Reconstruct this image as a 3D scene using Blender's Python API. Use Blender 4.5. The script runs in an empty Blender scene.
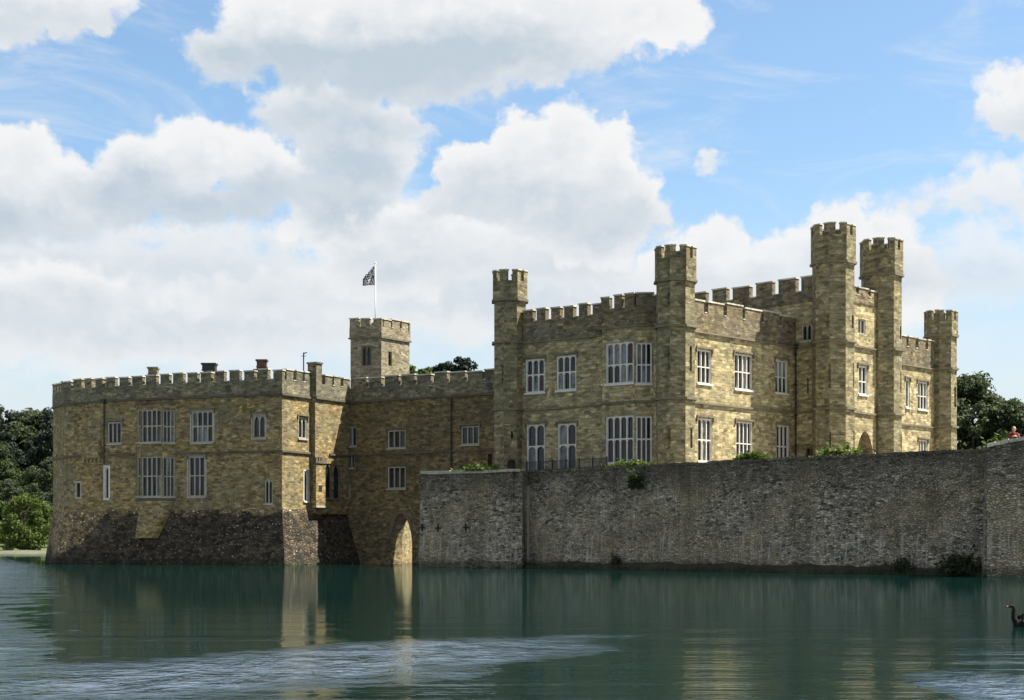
import bpy, bmesh, math, random
from mathutils import Vector, Matrix, noise as mnoise

# ------------------------------------------------------------------ camera, light, exposure
S = bpy.context.scene
COL = S.collection
F, HZ, EYE = 1600.0, 543.0, 1.7            # focal length in pixels of a 1024 wide frame, horizon row, eye height
W_, H_ = 1024.0, 700.0
R = math.radians
cam = bpy.data.cameras.new('camera'); camo = bpy.data.objects.new('camera', cam); COL.objects.link(camo)
camo.location = (0, 0, EYE); camo.rotation_euler = (R(90), 0, 0)
cam.sensor_width = 36; cam.lens = F/W_*36; cam.shift_y = (HZ-H_/2)/W_
cam.clip_start = 0.5; cam.clip_end = 6000
S.camera = camo
S.cycles.sample_clamp_direct = 1.2; S.cycles.sample_clamp_indirect = 1.2
S.render.resolution_x, S.render.resolution_y = 1024, 700
S.view_settings.view_transform = 'Standard'; S.view_settings.look = 'None'
S.view_settings.gamma = 1; S.view_settings.use_curve_mapping = False
S.view_settings.exposure = 1.75

SUN_EL, SUN_AZ = 58.5, 2.5                 # azimuth measured from +X towards +Y
sl = bpy.data.lights.new('sun', 'SUN'); slo = bpy.data.objects.new('sun', sl); COL.objects.link(slo)
sl.energy = 5.0; sl.angle = R(0.55); sl.color = (1.0, 0.93, 0.80)
sdir = Vector((math.cos(R(SUN_AZ))*math.cos(R(SUN_EL)), math.sin(R(SUN_AZ))*math.cos(R(SUN_EL)), math.sin(R(SUN_EL))))
slo.rotation_euler = sdir.to_track_quat('Z', 'Y').to_euler(); slo.location = (80, 40, 120)

SKY_STRENGTH = 0.05
CLOUD_GAIN = 5.5

# ------------------------------------------------------------------ node helpers
class NT:
    def __init__(s, tree): s.t = tree
    def n(s, typ, ins=None, **props):
        nd = s.t.nodes.new(typ)
        for k, v in props.items(): setattr(nd, k, v)
        for k, v in (ins or {}).items():
            sock = nd.inputs[k]
            if isinstance(v, bpy.types.NodeSocket): s.t.links.new(v, sock)
            else: sock.default_value = v
        return nd
    def math(s, op, a, b=None, c=None, clamp=False):
        ins = {0: a}
        if b is not None: ins[1] = b
        if c is not None: ins[2] = c
        return s.n('ShaderNodeMath', ins, operation=op, use_clamp=clamp).outputs[0]
    def vm(s, op, a, b=None, c=None):
        ins = {0: a}
        if b is not None: ins[1] = b
        if c is not None: ins[2] = c
        nd = s.n('ShaderNodeVectorMath', ins, operation=op)
        return nd.outputs['Value'] if op in ('LENGTH', 'DOT_PRODUCT', 'DISTANCE') else nd.outputs[0]
    def mix(s, f, a, b, blend='MIX'):
        nd = s.n('ShaderNodeMix', data_type='RGBA', blend_type=blend)
        for idx, v in ((0, f), (6, a), (7, b)):
            sock = nd.inputs[idx]
            if isinstance(v, bpy.types.NodeSocket): s.t.links.new(v, sock)
            else: sock.default_value = v if idx == 0 else (tuple(v)+(1,))[:4]
        return nd.outputs[2]
    def noise(s, vec, scale, detail=4, rough=0.55, dist=0.0, dim='3D'):
        return s.n('ShaderNodeTexNoise', {'Vector': vec, 'Scale': scale, 'Detail': detail, 'Roughness': rough, 'Distortion': dist}, noise_dimensions=dim)
    def mr(s, v, a, b, c=0.0, d=1.0, smooth=False):
        return s.n('ShaderNodeMapRange', {0: v, 1: a, 2: b, 3: c, 4: d}, interpolation_type='SMOOTHSTEP' if smooth else 'LINEAR').outputs[0]
    def ramp(s, fac, stops):
        nd = s.n('ShaderNodeValToRGB', {0: fac}); cr = nd.color_ramp
        while len(cr.elements) < len(stops): cr.elements.new(0.5)
        for e, (p, c) in zip(cr.elements, stops): e.position = p; e.color = tuple(c)+(1,)
        return nd.outputs[0]

# ------------------------------------------------------------------ world: Nishita sky with clouds laid out by direction
wd = bpy.data.worlds.new('World'); S.world = wd; wd.use_nodes = True
wt = wd.node_tree; wt.nodes.clear(); N = NT(wt)

tc = N.n('ShaderNodeTexCoord')
sx = N.n('ShaderNodeSeparateXYZ', {0: tc.outputs['Generated']})
az = N.math('ARCTAN2', sx.outputs[0], sx.outputs[1])
hor = N.math('MAXIMUM', N.math('SQRT', N.math('ADD', N.math('MULTIPLY', sx.outputs[0], sx.outputs[0]), N.math('MULTIPLY', sx.outputs[1], sx.outputs[1]))), 0.15)
cv = N.math('DIVIDE', N.math('ABSOLUTE', sx.outputs[2]), hor)
P = N.n('ShaderNodeCombineXYZ', {0: az, 1: cv, 2: 0.0}).outputs[0]
c1 = N.vm('SUBTRACT', N.noise(P, 13.0, 3, 0.5).outputs['Color'], (0.5,)*3)
c2 = N.vm('SUBTRACT', N.noise(P, 42.0, 5, 0.62).outputs['Color'], (0.5,)*3)
Pw = N.vm('MULTIPLY_ADD', c2, (0.024, 0.020, 0), N.vm('MULTIPLY_ADD', c1, (0.030, 0.022, 0), P))
bil = N.n('ShaderNodeTexVoronoi', {'Vector': N.vm('MULTIPLY_ADD', c2, (0.02, 0.02, 0), P), 'Scale': 46.0, 'Smoothness': 0.7, 'Detail': 2.0, 'Roughness': 0.55}, feature='SMOOTH_F1', voronoi_dimensions='2D').outputs['Distance']
fine = N.math('SUBTRACT', N.noise(P, 95.0, 6, 0.6).outputs[0], 0.5)
puff = N.math('ADD', N.math('MULTIPLY', N.math('SUBTRACT', bil, 0.42), 0.42), N.math('MULTIPLY', fine, 0.55))      # rounded lobes and fine fray
soft_n = N.math('SUBTRACT', N.noise(N.vm('MULTIPLY', P, (1, 1.5, 1)), 24.0, 6, 0.58).outputs[0], 0.5)
def ang(x, y): a_ = math.atan((x-512)/F); return a_, (HZ-y)/F*math.cos(a_)
def field(blobs, src):
    acc = None
    for (x, y, rx, ry) in blobs:
        a_, c_ = ang(x, y)
        d = N.vm('LENGTH', N.vm('MULTIPLY_ADD', src, (F/rx, F/ry, 0.0), (-a_*F/rx, -c_*F/ry, 0.0)))
        d = N.math('MULTIPLY', N.math('SUBTRACT', d, 1.0), min(rx, ry)/45.0)
        acc = d if acc is None else N.math('SMOOTH_MIN', acc, d, 0.22)
    return acc
WHITE, GREY, HAZE_C = (1.0, 1.0, 1.0), (0.59, 0.685, 0.775), (0.85, 0.895, 0.935)
# cloud masses from the farthest to the nearest: lobes, shaded belly lobes, edge softness, opacity, belly strength
layers = [
 ([(130, 300, 330, 75), (190, 235, 190, 26), (370, 215, 80, 40), (480, 290, 250, 60), (700, 330, 200, 60)], [(180, 255, 150, 16), (150, 335, 220, 18), (520, 300, 130, 14)], 0.55, 0.93, 0.32),
 ([(60, 290, 75, 34), (20, 300, 60, 30)], [(60, 318, 90, 16)], 0.35, 0.9, 0.6),
 ([(330, 285, 60, 24), (260, 300, 60, 22)], [(310, 305, 90, 12)], 0.4, 0.8, 0.5),
 ([(990, 262, 70, 40), (930, 285, 90, 34), (1100, 250, 90, 60)], [(980, 285, 90, 14)], 0.6, 0.72, 0.35),
 ([(360, 150, 62, 62), (330, 108, 80, 36), (345, 215, 80, 50), (395, 120, 36, 30)], [(345, 185, 60, 45), (340, 120, 60, 18)], 0.30, 0.97, 0.7),
 ([(420, 232, 62, 40), (470, 245, 80, 36), (390, 270, 80, 40), (560, 255, 90, 36)], [(362, 250, 40, 16), (500, 272, 110, 14)], 0.35, 0.95, 0.55),
 ([(20, 165, 52, 48), (60, 195, 50, 50), (-30, 190, 80, 70)], [(40, 232, 90, 26)], 0.28, 0.98, 0.7),
 ([(208, 152, 66, 40), (262, 165, 50, 40), (140, 176, 64, 40), (100, 195, 50, 34), (190, 200, 120, 26)], [(190, 208, 125, 20), (275, 190, 60, 16)], 0.26, 0.98, 0.85),
 ([(470, 165, 44, 36), (520, 148, 48, 38), (565, 146, 46, 44), (612, 165, 36, 46), (640, 200, 36, 42), (545, 200, 100, 48), (600, 235, 80, 34), (462, 196, 52, 30)], [(510, 192, 60, 16), (590, 225, 70, 18), (480, 215, 50, 14)], 0.22, 0.99, 0.62),
 ([(712, 245, 40, 32), (690, 268, 60, 40), (765, 265, 60, 32), (845, 228, 44, 32), (885, 232, 40, 30), (820, 255, 60, 34), (890, 290, 60, 50)], [(760, 290, 100, 14), (860, 285, 60, 12)], 0.24, 0.95, 0.45),
 ([(955, 190, 60, 22), (995, 176, 40, 24), (1045, 205, 60, 34), (930, 205, 60, 16)], [(980, 210, 70, 10)], 0.34, 0.88, 0.3),
 ([(1012, 86, 34, 28), (1035, 110, 50, 30), (1000, 104, 24, 16)], [(1030, 128, 60, 12)], 0.22, 0.96, 0.5),
 ([(300, 30, 100, 56), (235, 55, 56, 34), (420, 30, 160, 66), (560, 22, 120, 52), (650, 14, 70, 40), (400, 78, 110, 30), (500, 66, 110, 30)], [(360, 72, 135, 30), (470, 64, 90, 20), (285, 62, 60, 22)], 0.28, 0.99, 0.88),
 ([(30, 8, 84, 30), (100, 0, 44, 16), (-30, 15, 80, 30)], [(35, 24, 70, 12)], 0.22, 0.98, 0.6),
 ([(719, 161, 15, 11)], [(719, 167, 12, 5)], 0.22, 0.92, 0.3),
 ([(1300, 190, 170, 80), (1500, 130, 150, 60), (-260, 200, 170, 90), (-420, 120, 120, 60)], [(1300, 240, 170, 30), (-260, 250, 170, 30)], 0.2, 0.97, 0.7),
]
def cloud_over(cur):
    wisp = N.noise(N.vm('MULTIPLY', P, (5.0, 15.0, 1.0)), 1.6, 7, 0.62, 0.8)
    cur = N.mix(N.mr(wisp.outputs[0], 0.45, 0.80, 0.0, 0.60, True), cur, CL(WHITE))
    cur = N.mix(N.mr(cv, 0.24, 0.04, 0.0, 0.80, True), cur, CL(HAZE_C))                    # pale moist air towards the skyline
    for blobs, belly, sft, op, bs in layers:
        f = N.math('ADD', field(blobs, Pw), N.math('MULTIPLY', puff, 0.6+0.5*min(sft, 0.3)))
        f = N.math('MULTIPLY_ADD', soft_n, 0.55, f)
        al = N.mr(f, sft*0.5, -sft*0.7, 0.0, op, True)
        g = N.mr(N.math('MULTIPLY_ADD', soft_n, 1.1, field(belly, Pw)), 0.75, -0.35, 0.0, bs, True)
        rim = N.mr(puff, -0.16, 0.20, 0.0, 0.30)                                        # creases between the lobes
        deep = N.mr(f, -0.10, -0.75, 0.0, 1.0, True)
        g = N.math('MINIMUM', N.math('ADD', g, N.math('MULTIPLY', rim, deep)), 1.0)
        cur = N.mix(al, cur, N.mix(g, CL(WHITE), CL(GREY)))
    # round the rest of the sky: broken cumulus
    far = N.noise(P, 4.0, 7, 0.58).outputs[0]
    out = N.math('MAXIMUM', N.mr(N.math('ABSOLUTE', az), 0.55, 0.80), N.mr(cv, 0.38, 0.60))
    fa = N.math('MULTIPLY', out, N.mr(far, 0.44, 0.55, 0.0, 0.95, True))
    return N.mix(fa, cur, N.mix(N.mr(far, 0.52, 0.70), CL(WHITE), CL(GREY)))
def CL(c): return tuple(v*CLOUD_GAIN for v in c)
sky = N.n('ShaderNodeTexSky', sky_type='NISHITA', sun_disc=False, sun_elevation=R(SUN_EL), sun_rotation=R(90-SUN_AZ), air_density=1.0, dust_density=1.2, ozone_density=1.6)
skyc = N.mix(1.0, sky.outputs[0], (1.0, 1.12, 1.14), 'MULTIPLY')
tot = cloud_over(skyc)
bg = N.n('ShaderNodeBackground', {'Color': tot, 'Strength': SKY_STRENGTH})
wo = N.n('ShaderNodeOutputWorld', {'Surface': bg.outputs[0]})

# ------------------------------------------------------------------ materials
MATS = {}
def new_mat(name):
    m = bpy.data.materials.new(name); m.use_nodes = True; m.node_tree.nodes.clear(); MATS[name] = m
    return m, NT(m.node_tree)
def finish(n, col, rough=0.9, bump=None, bstr=0.6, bdist=0.05, spec=0.3, metallic=0.0, **extra):
    ins = {'Base Color': col if isinstance(col, bpy.types.NodeSocket) else tuple(col)+(1,), 'Roughness': rough, 'Specular IOR Level': spec, 'Metallic': metallic}
    ins.update(extra)
    if bump is not None:
        b = n.n('ShaderNodeBump', {'Height': bump, 'Strength': bstr, 'Distance': bdist}); ins['Normal'] = b.outputs[0]
    p = n.n('ShaderNodeBsdfPrincipled', ins)
    n.n('ShaderNodeOutputMaterial', {'Surface': p.outputs[0]})
    return p

def masonry(name, tones, bw=0.46, bh=0.21, mortar=(0.30, 0.26, 0.19), patch=None, patch_amt=0.6, grime=(0.06, 0.055, 0.045), grime_amt=0.5, fleck=0.0, gain=1.0, contrast=1.0):
    gain *= 0.98
    m, n = new_mat(name)
    uv = n.n('ShaderNodeUVMap').outputs[0]
    w = n.noise(uv, 1.3, 3); uvw = n.vm('MULTIPLY_ADD', n.vm('SUBTRACT', w.outputs['Color'], (0.5,)*3), (0.22, 0.10, 0), uv)
    w2 = n.noise(uv, 7.0, 2); uvw = n.vm('MULTIPLY_ADD', n.vm('SUBTRACT', w2.outputs['Color'], (0.5,)*3), (0.05, 0.035, 0), uvw)
    def brick(bw, bh, off):
        return n.n('ShaderNodeTexBrick', {'Vector': n.vm('ADD', uvw, off), 'Color1': (0, 0, 0, 1), 'Color2': (1, 1, 1, 1), 'Mortar': (0.5, 0.5, 0.5, 1), 'Scale': 1.0,
                   'Mortar Size': 0.016, 'Mortar Smooth': 0.4, 'Bias': 0.0, 'Brick Width': bw, 'Row Height': bh})
    a = brick(bw, bh, (0.13, 0.03, 0)); b = brick(bw*0.62, bh*0.72, (3.7, 1.1, 0))
    sel = n.mr(n.noise(uv, 0.55, 3).outputs[0], 0.47, 0.55)
    tint = n.mix(sel, a.outputs[0], b.outputs[0]); mort = n.mix(sel, a.outputs[1], b.outputs[1])
    k = len(tones)
    col = n.ramp(tint, [(0.06+0.88*i/(k-1), t) for i, t in enumerate(tones)])
    if patch:
        pn = n.noise(uv, 0.30, 5, 0.6, 0.4).outputs[0]
        col = n.mix(n.mr(pn, 0.40, 0.66, 0, patch_amt, True), col, patch)
    mid = n.noise(n.vm('MULTIPLY', uvw, (1.5, 4.0, 1)), 1.0, 7, 0.72).outputs[0]
    col = n.mix(1.0, col, n.ramp(mid, [(0.25, (1-0.55*contrast,)*3), (0.5, (1.0,)*3), (0.78, (1+0.5*contrast,)*3)]), 'MULTIPLY')
    fine = n.noise(uv, 13.0, 5, 0.7).outputs[0]
    col = n.mix(1.0, col, n.ramp(fine, [(0.28, (0.42,)*3), (0.5, (1.0,)*3), (0.75, (1.6,)*3)]), 'MULTIPLY')
    vs = n.n('ShaderNodeTexVoronoi', {'Vector': n.vm('MULTIPLY', uvw, (2.3, 5.6, 1)), 'Scale': 1.0}, voronoi_dimensions='2D')
    vr = n.n('ShaderNodeSeparateColor', {0: vs.outputs['Color']}).outputs[1]
    col = n.mix(1.0, col, n.ramp(vr, [(0.0, (0.50,)*3), (0.25, (0.82,)*3), (0.7, (1.1,)*3), (1.0, (1.55,)*3)]), 'MULTIPLY')
    col = n.mix(n.math('MULTIPLY', mort, 0.6), col, mortar)
    st = n.noise(n.vm('MULTIPLY', uv, (1.25, 0.16, 1)), 1.0, 6, 0.62).outputs[0]
    col = n.mix(n.mr(st, 0.50, 0.74, 0, grime_amt, True), col, grime)
    if fleck:
        v = n.n('ShaderNodeTexVoronoi', {'Vector': n.vm('MULTIPLY', uvw, (5.4, 7.6, 1)), 'Scale': 1.0, 'Randomness': 1.0})
        fs = n.n('ShaderNodeSeparateColor', {0: v.outputs['Color']}).outputs[0]
        inside = n.mr(v.outputs['Distance'], 0.30, 0.16)
        col = n.mix(n.math('MULTIPLY', n.mr(fs, 1-fleck, 1-fleck*0.5), inside), col, (0.50, 0.46, 0.38))
    if gain != 1.0: col = n.mix(1.0, col, (gain,)*3, 'MULTIPLY')
    h = n.math('ADD', n.math('MULTIPLY', n.math('SUBTRACT', 1.0, mort), 0.7), n.math('ADD', n.math('MULTIPLY', fine, 0.6), n.math('MULTIPLY', tint, 0.5)))
    finish(n, col, 0.92, h, 0.8, 0.10, 0.2)
    return m

def rubble(name, tones, sx_, sz_, mortar, fleck=0.08, fleck_col=(0.55, 0.54, 0.50), drip=0.0, moss=0.0, patch=None, grime_amt=0.5, gain=1.35):
    m, n = new_mat(name)
    uv = n.n('ShaderNodeUVMap').outputs[0]
    w = n.noise(uv, 1.7, 3); uvw = n.vm('MULTIPLY_ADD', n.vm('SUBTRACT', w.outputs['Color'], (0.5,)*3), (0.20, 0.14, 0), uv)
    q = n.vm('MULTIPLY', uvw, (sx_, sz_, 1))
    v = n.n('ShaderNodeTexVoronoi', {'Vector': q, 'Scale': 1.0}, voronoi_dimensions='2D')
    e = n.n('ShaderNodeTexVoronoi', {'Vector': q, 'Scale': 1.0}, voronoi_dimensions='2D', feature='DISTANCE_TO_EDGE')
    rs = n.n('ShaderNodeSeparateColor', {0: v.outputs['Color']})
    k = len(tones)
    col = n.ramp(rs.outputs[0], [(0.05+0.9*i/(k-1), t) for i, t in enumerate(tones)])
    if patch:
        col = n.mix(n.mr(n.noise(uv, 0.22, 5, 0.6, 0.5).outputs[0], 0.42, 0.64, 0, 0.75, True), col, patch)
    big = n.noise(uv, 0.55, 6, 0.65).outputs[0]
    col = n.mix(1.0, col, n.ramp(big, [(0.28, (0.5,)*3), (0.5, (1.0,)*3), (0.75, (1.5,)*3)]), 'MULTIPLY')
    fine = n.noise(uv, 11.0, 6, 0.72).outputs[0]
    col = n.mix(1.0, col, n.ramp(fine, [(0.28, (0.40,)*3), (0.5, (1.0,)*3), (0.75, (1.7,)*3)]), 'MULTIPLY')
    col = n.mix(n.mr(e.outputs['Distance'], 0.09, 0.01, 0, 0.5), col, mortar)
    fv = n.n('ShaderNodeTexVoronoi', {'Vector': n.vm('MULTIPLY', uvw, (sx_*1.9, sz_*1.7, 1)), 'Scale': 1.0}, voronoi_dimensions='2D')
    fs = n.n('ShaderNodeSeparateColor', {0: fv.outputs['Color']})
    fl = n.math('MULTIPLY', n.mr(fs.outputs[1], 1-fleck, 1-fleck*0.3), n.mr(fs.outputs[2], 0.0, 1.0, 0.35, 1.0))
    fmask = n.math('MULTIPLY', fl, n.mr(n.noise(uv, 0.45, 4).outputs[0], 0.36, 0.60))
    col = n.mix(n.math('MULTIPLY', fmask, n.mr(fv.outputs['Distance'], 0.42, 0.25)), col, fleck_col)
    st = n.noise(n.vm('MULTIPLY', uv, (0.8, 0.10, 1)), 1.0, 6, 0.62).outputs[0]
    col = n.mix(n.mr(st, 0.52, 0.72, 0, grime_amt, True), col, (0.030, 0.030, 0.026))
    sz = n.n('ShaderNodeSeparateXYZ', {0: uv}).outputs[1]
    if gain != 1.0: col = n.mix(1.0, col, (gain,)*3, 'MULTIPLY')
    if drip:
        dn = n.noise(n.vm('MULTIPLY', uv, (3.2, 0.22, 1)), 1.0, 5, 0.75).outputs[0]
        dd = n.math('MULTIPLY', n.mr(dn, 0.50, 0.64, 0, 1, True), n.math('MULTIPLY', n.mr(sz, 4.0, 1.6), n.mr(n.noise(uv, 0.3, 3).outputs[0], 0.36, 0.60)))
        col = n.mix(n.math('MULTIPLY', dd, drip), col, (0.46, 0.45, 0.41))
        tn = n.noise(n.vm('MULTIPLY', uv, (0.35, 0.25, 1)), 1.0, 6, 0.65).outputs[0]
        col = n.mix(n.mr(n.math('MULTIPLY_ADD', tn, 4.5, sz), 6.6, 8.6, 0, 0.60, True), col, (0.040, 0.038, 0.030))
    if moss:
        wl = n.math('ADD', sz, n.math('MULTIPLY', n.noise(uv, 1.3, 5).outputs[0], -0.7))
        col = n.mix(n.mr(wl, 0.35, -0.1, 0, moss, True), col, (0.020, 0.024, 0.012))
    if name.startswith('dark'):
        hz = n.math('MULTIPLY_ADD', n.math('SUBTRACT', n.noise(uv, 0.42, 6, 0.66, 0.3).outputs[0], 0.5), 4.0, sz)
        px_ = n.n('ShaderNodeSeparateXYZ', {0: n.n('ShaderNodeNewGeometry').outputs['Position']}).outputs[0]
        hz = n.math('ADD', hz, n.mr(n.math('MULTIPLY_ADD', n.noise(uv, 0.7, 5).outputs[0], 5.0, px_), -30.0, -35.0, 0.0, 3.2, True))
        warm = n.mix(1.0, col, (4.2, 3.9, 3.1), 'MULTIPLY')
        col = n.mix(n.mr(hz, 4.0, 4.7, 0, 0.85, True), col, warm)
    h = n.math('ADD', n.math('MULTIPLY', n.mr(e.outputs['Distance'], 0.0, 0.18), 1.0), n.math('ADD', n.math('MULTIPLY', fine, 0.9), n.math('MULTIPLY', rs.outputs[2], 0.7)))
    finish(n, col, 0.93, h, 0.9, 0.09, 0.2)
    return m

def plain(name, col, rough=0.8, var=0.35, scale=6.0, spec=0.3, metallic=0.0, bstr=0.25):
    m, n = new_mat(name)
    tcx = n.n('ShaderNodeTexCoord').outputs['Object']
    a = n.noise(tcx, scale, 6, 0.65).outputs[0]; b = n.noise(tcx, scale*0.17, 4).outputs[0]
    c = n.mix(1.0, col, n.ramp(a, [(0.25, (1-var,)*3), (0.5, (1,)*3), (0.75, (1+var,)*3)]), 'MULTIPLY')
    c = n.mix(1.0, c, n.ramp(b, [(0.3, (1-var*0.6,)*3), (0.5, (1,)*3), (0.7, (1+var*0.5,)*3)]), 'MULTIPLY')
    finish(n, c, rough, a, bstr, 0.02, spec, metallic)
    return m

def leaf(name, c1, c2, c3):
    m, n = new_mat(name)
    g = n.n('ShaderNodeNewGeometry'); rnd = g.outputs['Random Per Island']
    oc = n.n('ShaderNodeTexCoord').outputs['Object']
    a = n.noise(oc, 0.55, 3).outputs[0]
    v = n.math('ADD', n.math('MULTIPLY', rnd, 0.55), n.math('MULTIPLY', a, 0.5))
    c = n.ramp(v, [(0.2, c1), (0.5, c2), (0.85, c3)])
    d = n.n('ShaderNodeBsdfPrincipled', {'Base Color': c, 'Roughness': 0.7, 'Specular IOR Level': 0.2})
    t = n.n('ShaderNodeBsdfTranslucent', {'Color': n.mix(1.0, c, (1.2, 1.35, 0.6), 'MULTIPLY')})
    mx = n.n('ShaderNodeMixShader', {0: 0.3, 1: d.outputs[0], 2: t.outputs[0]})
    n.n('ShaderNodeOutputMaterial', {'Surface': mx.outputs[0]})
    return m

M_GLOR = masonry('golden_ragstone', [(0.115, 0.078, 0.030), (0.245, 0.178, 0.074), (0.19, 0.147, 0.070), (0.315, 0.236, 0.105), (0.205, 0.180, 0.110)], 0.42, 0.19, (0.22, 0.17, 0.085), (0.155, 0.142, 0.092), 0.75, (0.05, 0.042, 0.028), 0.55, 0.05)
M_GLORP = masonry('weathered_parapet_stone', [(0.10, 0.092, 0.060), (0.16, 0.145, 0.092), (0.22, 0.19, 0.115), (0.14, 0.13, 0.09)], 0.40, 0.19, (0.16, 0.15, 0.10), (0.09, 0.088, 0.068), 0.8, (0.05, 0.05, 0.04), 0.55, 0.04)
M_LINK = masonry('brown_ragstone', [(0.088, 0.062, 0.028), (0.165, 0.120, 0.054), (0.135, 0.106, 0.055), (0.215, 0.160, 0.076), (0.145, 0.126, 0.078)], 0.42, 0.19, (0.16, 0.125, 0.066), (0.095, 0.08, 0.05), 0.75, (0.05, 0.045, 0.035), 0.55, 0.04)
M_MAIN = masonry('golden_ashlar', [(0.205, 0.166, 0.084), (0.31, 0.258, 0.138), (0.265, 0.229, 0.134), (0.39, 0.322, 0.175), (0.285, 0.256, 0.168)], 0.62, 0.26, (0.25, 0.21, 0.13), (0.20, 0.182, 0.118), 0.4, (0.06, 0.052, 0.036), 0.6, 0.0, 1.0, 0.42)
M_MAINP = masonry('lichened_parapet_stone', [(0.085, 0.068, 0.04), (0.165, 0.125, 0.068), (0.12, 0.10, 0.064), (0.22, 0.165, 0.09)], 0.50, 0.22, (0.21, 0.19, 0.13), (0.12, 0.12, 0.095), 0.75, (0.055, 0.05, 0.04), 0.6, 0.03)
M_TURR = masonry('turret_stone', [(0.125, 0.108, 0.058), (0.205, 0.175, 0.095), (0.175, 0.157, 0.095), (0.275, 0.228, 0.13)], 0.55, 0.25, (0.19, 0.17, 0.108), (0.135, 0.128, 0.088), 0.5, (0.05, 0.045, 0.034), 0.65, 0.0, 1.0, 0.5)
M_TOWER = masonry('grey_ragstone', [(0.13, 0.11, 0.068), (0.22, 0.19, 0.12), (0.175, 0.155, 0.105), (0.28, 0.24, 0.15)], 0.34, 0.17, (0.27, 0.24, 0.17), (0.19, 0.18, 0.14), 0.6, (0.09, 0.085, 0.065), 0.4, 0.06)
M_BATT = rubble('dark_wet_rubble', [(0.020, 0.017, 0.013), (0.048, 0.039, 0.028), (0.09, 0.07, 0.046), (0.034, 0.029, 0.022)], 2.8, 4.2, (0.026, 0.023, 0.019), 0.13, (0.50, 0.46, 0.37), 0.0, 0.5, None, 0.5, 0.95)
M_MOAT = rubble('grey_moat_rubble', [(0.050, 0.044, 0.035), (0.20, 0.18, 0.138), (0.13, 0.118, 0.092), (0.35, 0.315, 0.24), (0.19, 0.172, 0.132)], 4.0, 9.0, (0.05, 0.045, 0.036), 0.26, (0.60, 0.57, 0.49), 0.7, 0.6, (0.17, 0.14, 0.082), 0.6, 1.25)
M_DRESS = plain('pale_dressed_stone', (0.27, 0.26, 0.22), 0.85, 0.3, 5.0)
M_WHITE = plain('white_window_stone', (0.46, 0.45, 0.42), 0.75, 0.18, 5.0)
M_COPE = plain('grey_coping_stone', (0.36, 0.34, 0.29), 0.9, 0.45, 3.0)
M_STRING = plain('dark_string_course', (0.075, 0.066, 0.05), 0.9, 0.45, 3.0)  # darkened so the courses carry their thin shadow lines in the colour
M_STRMAIN = plain('string_course_stone', (0.12, 0.105, 0.072), 0.9, 0.4, 3.0)  # shadow line of the courses put into the stone tone; also hoods and frames
M_LEAD = plain('lead_roof', (0.17, 0.175, 0.18), 0.6, 0.25, 2.0)
M_IRON = plain('black_iron', (0.02, 0.021, 0.022), 0.5, 0.3, 8.0)
M_BRICK = plain('red_brown_chimney_brick', (0.085, 0.05, 0.035), 0.9, 0.45, 7.0)
M_DARK = plain('recess_shade_shoe_black', (0.012, 0.011, 0.010), 0.9, 0.3, 4.0)  # near-black painted for the shade inside slits, niche and loops; also shoe colour
M_POLE = plain('white_pole', (0.62, 0.62, 0.60), 0.5, 0.1, 4.0)
M_WOOD = plain('dark_oak', (0.05, 0.032, 0.02), 0.7, 0.4, 8.0)
M_SOIL = plain('gravel_terrace', (0.26, 0.24, 0.19), 0.95, 0.3, 3.0)
def glass_mat(name, c, rough):
    m, n = new_mat(name)
    oc = n.n('ShaderNodeTexCoord').outputs['Object']
    a = n.noise(oc, 1.1, 3).outputs[0]
    col = n.mix(n.mr(a, 0.4, 0.65), c, tuple(x*0.35 for x in c))
    rip = n.noise(oc, 2.5, 2).outputs[0]
    finish(n, col, rough, rip, 0.12, 0.03, 0.32)
    return m
M_GLASS = glass_mat('dark_window_glass', (0.020, 0.022, 0.026), 0.06)
M_GLASS2 = glass_mat('curtained_window_glass', (0.16, 0.17, 0.175), 0.10)
M_LEAF_DK = leaf('dark_leaf', (0.018, 0.027, 0.015), (0.033, 0.046, 0.024), (0.056, 0.070, 0.036))
M_LEAF_MID = leaf('mid_leaf', (0.013, 0.024, 0.009), (0.026, 0.044, 0.016), (0.046, 0.068, 0.024))
M_LEAF_BR = leaf('bright_leaf', (0.028, 0.048, 0.010), (0.055, 0.082, 0.016), (0.09, 0.12, 0.028))
M_LEAF_CON = leaf('bluish_needle', (0.007, 0.014, 0.010), (0.014, 0.025, 0.018), (0.025, 0.039, 0.027))
M_BARK = plain('bark', (0.065, 0.05, 0.036), 0.95, 0.4, 5.0)
M_GRASS = leaf('grass_blade', (0.03, 0.05, 0.012), (0.06, 0.095, 0.020), (0.11, 0.15, 0.04))

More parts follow.
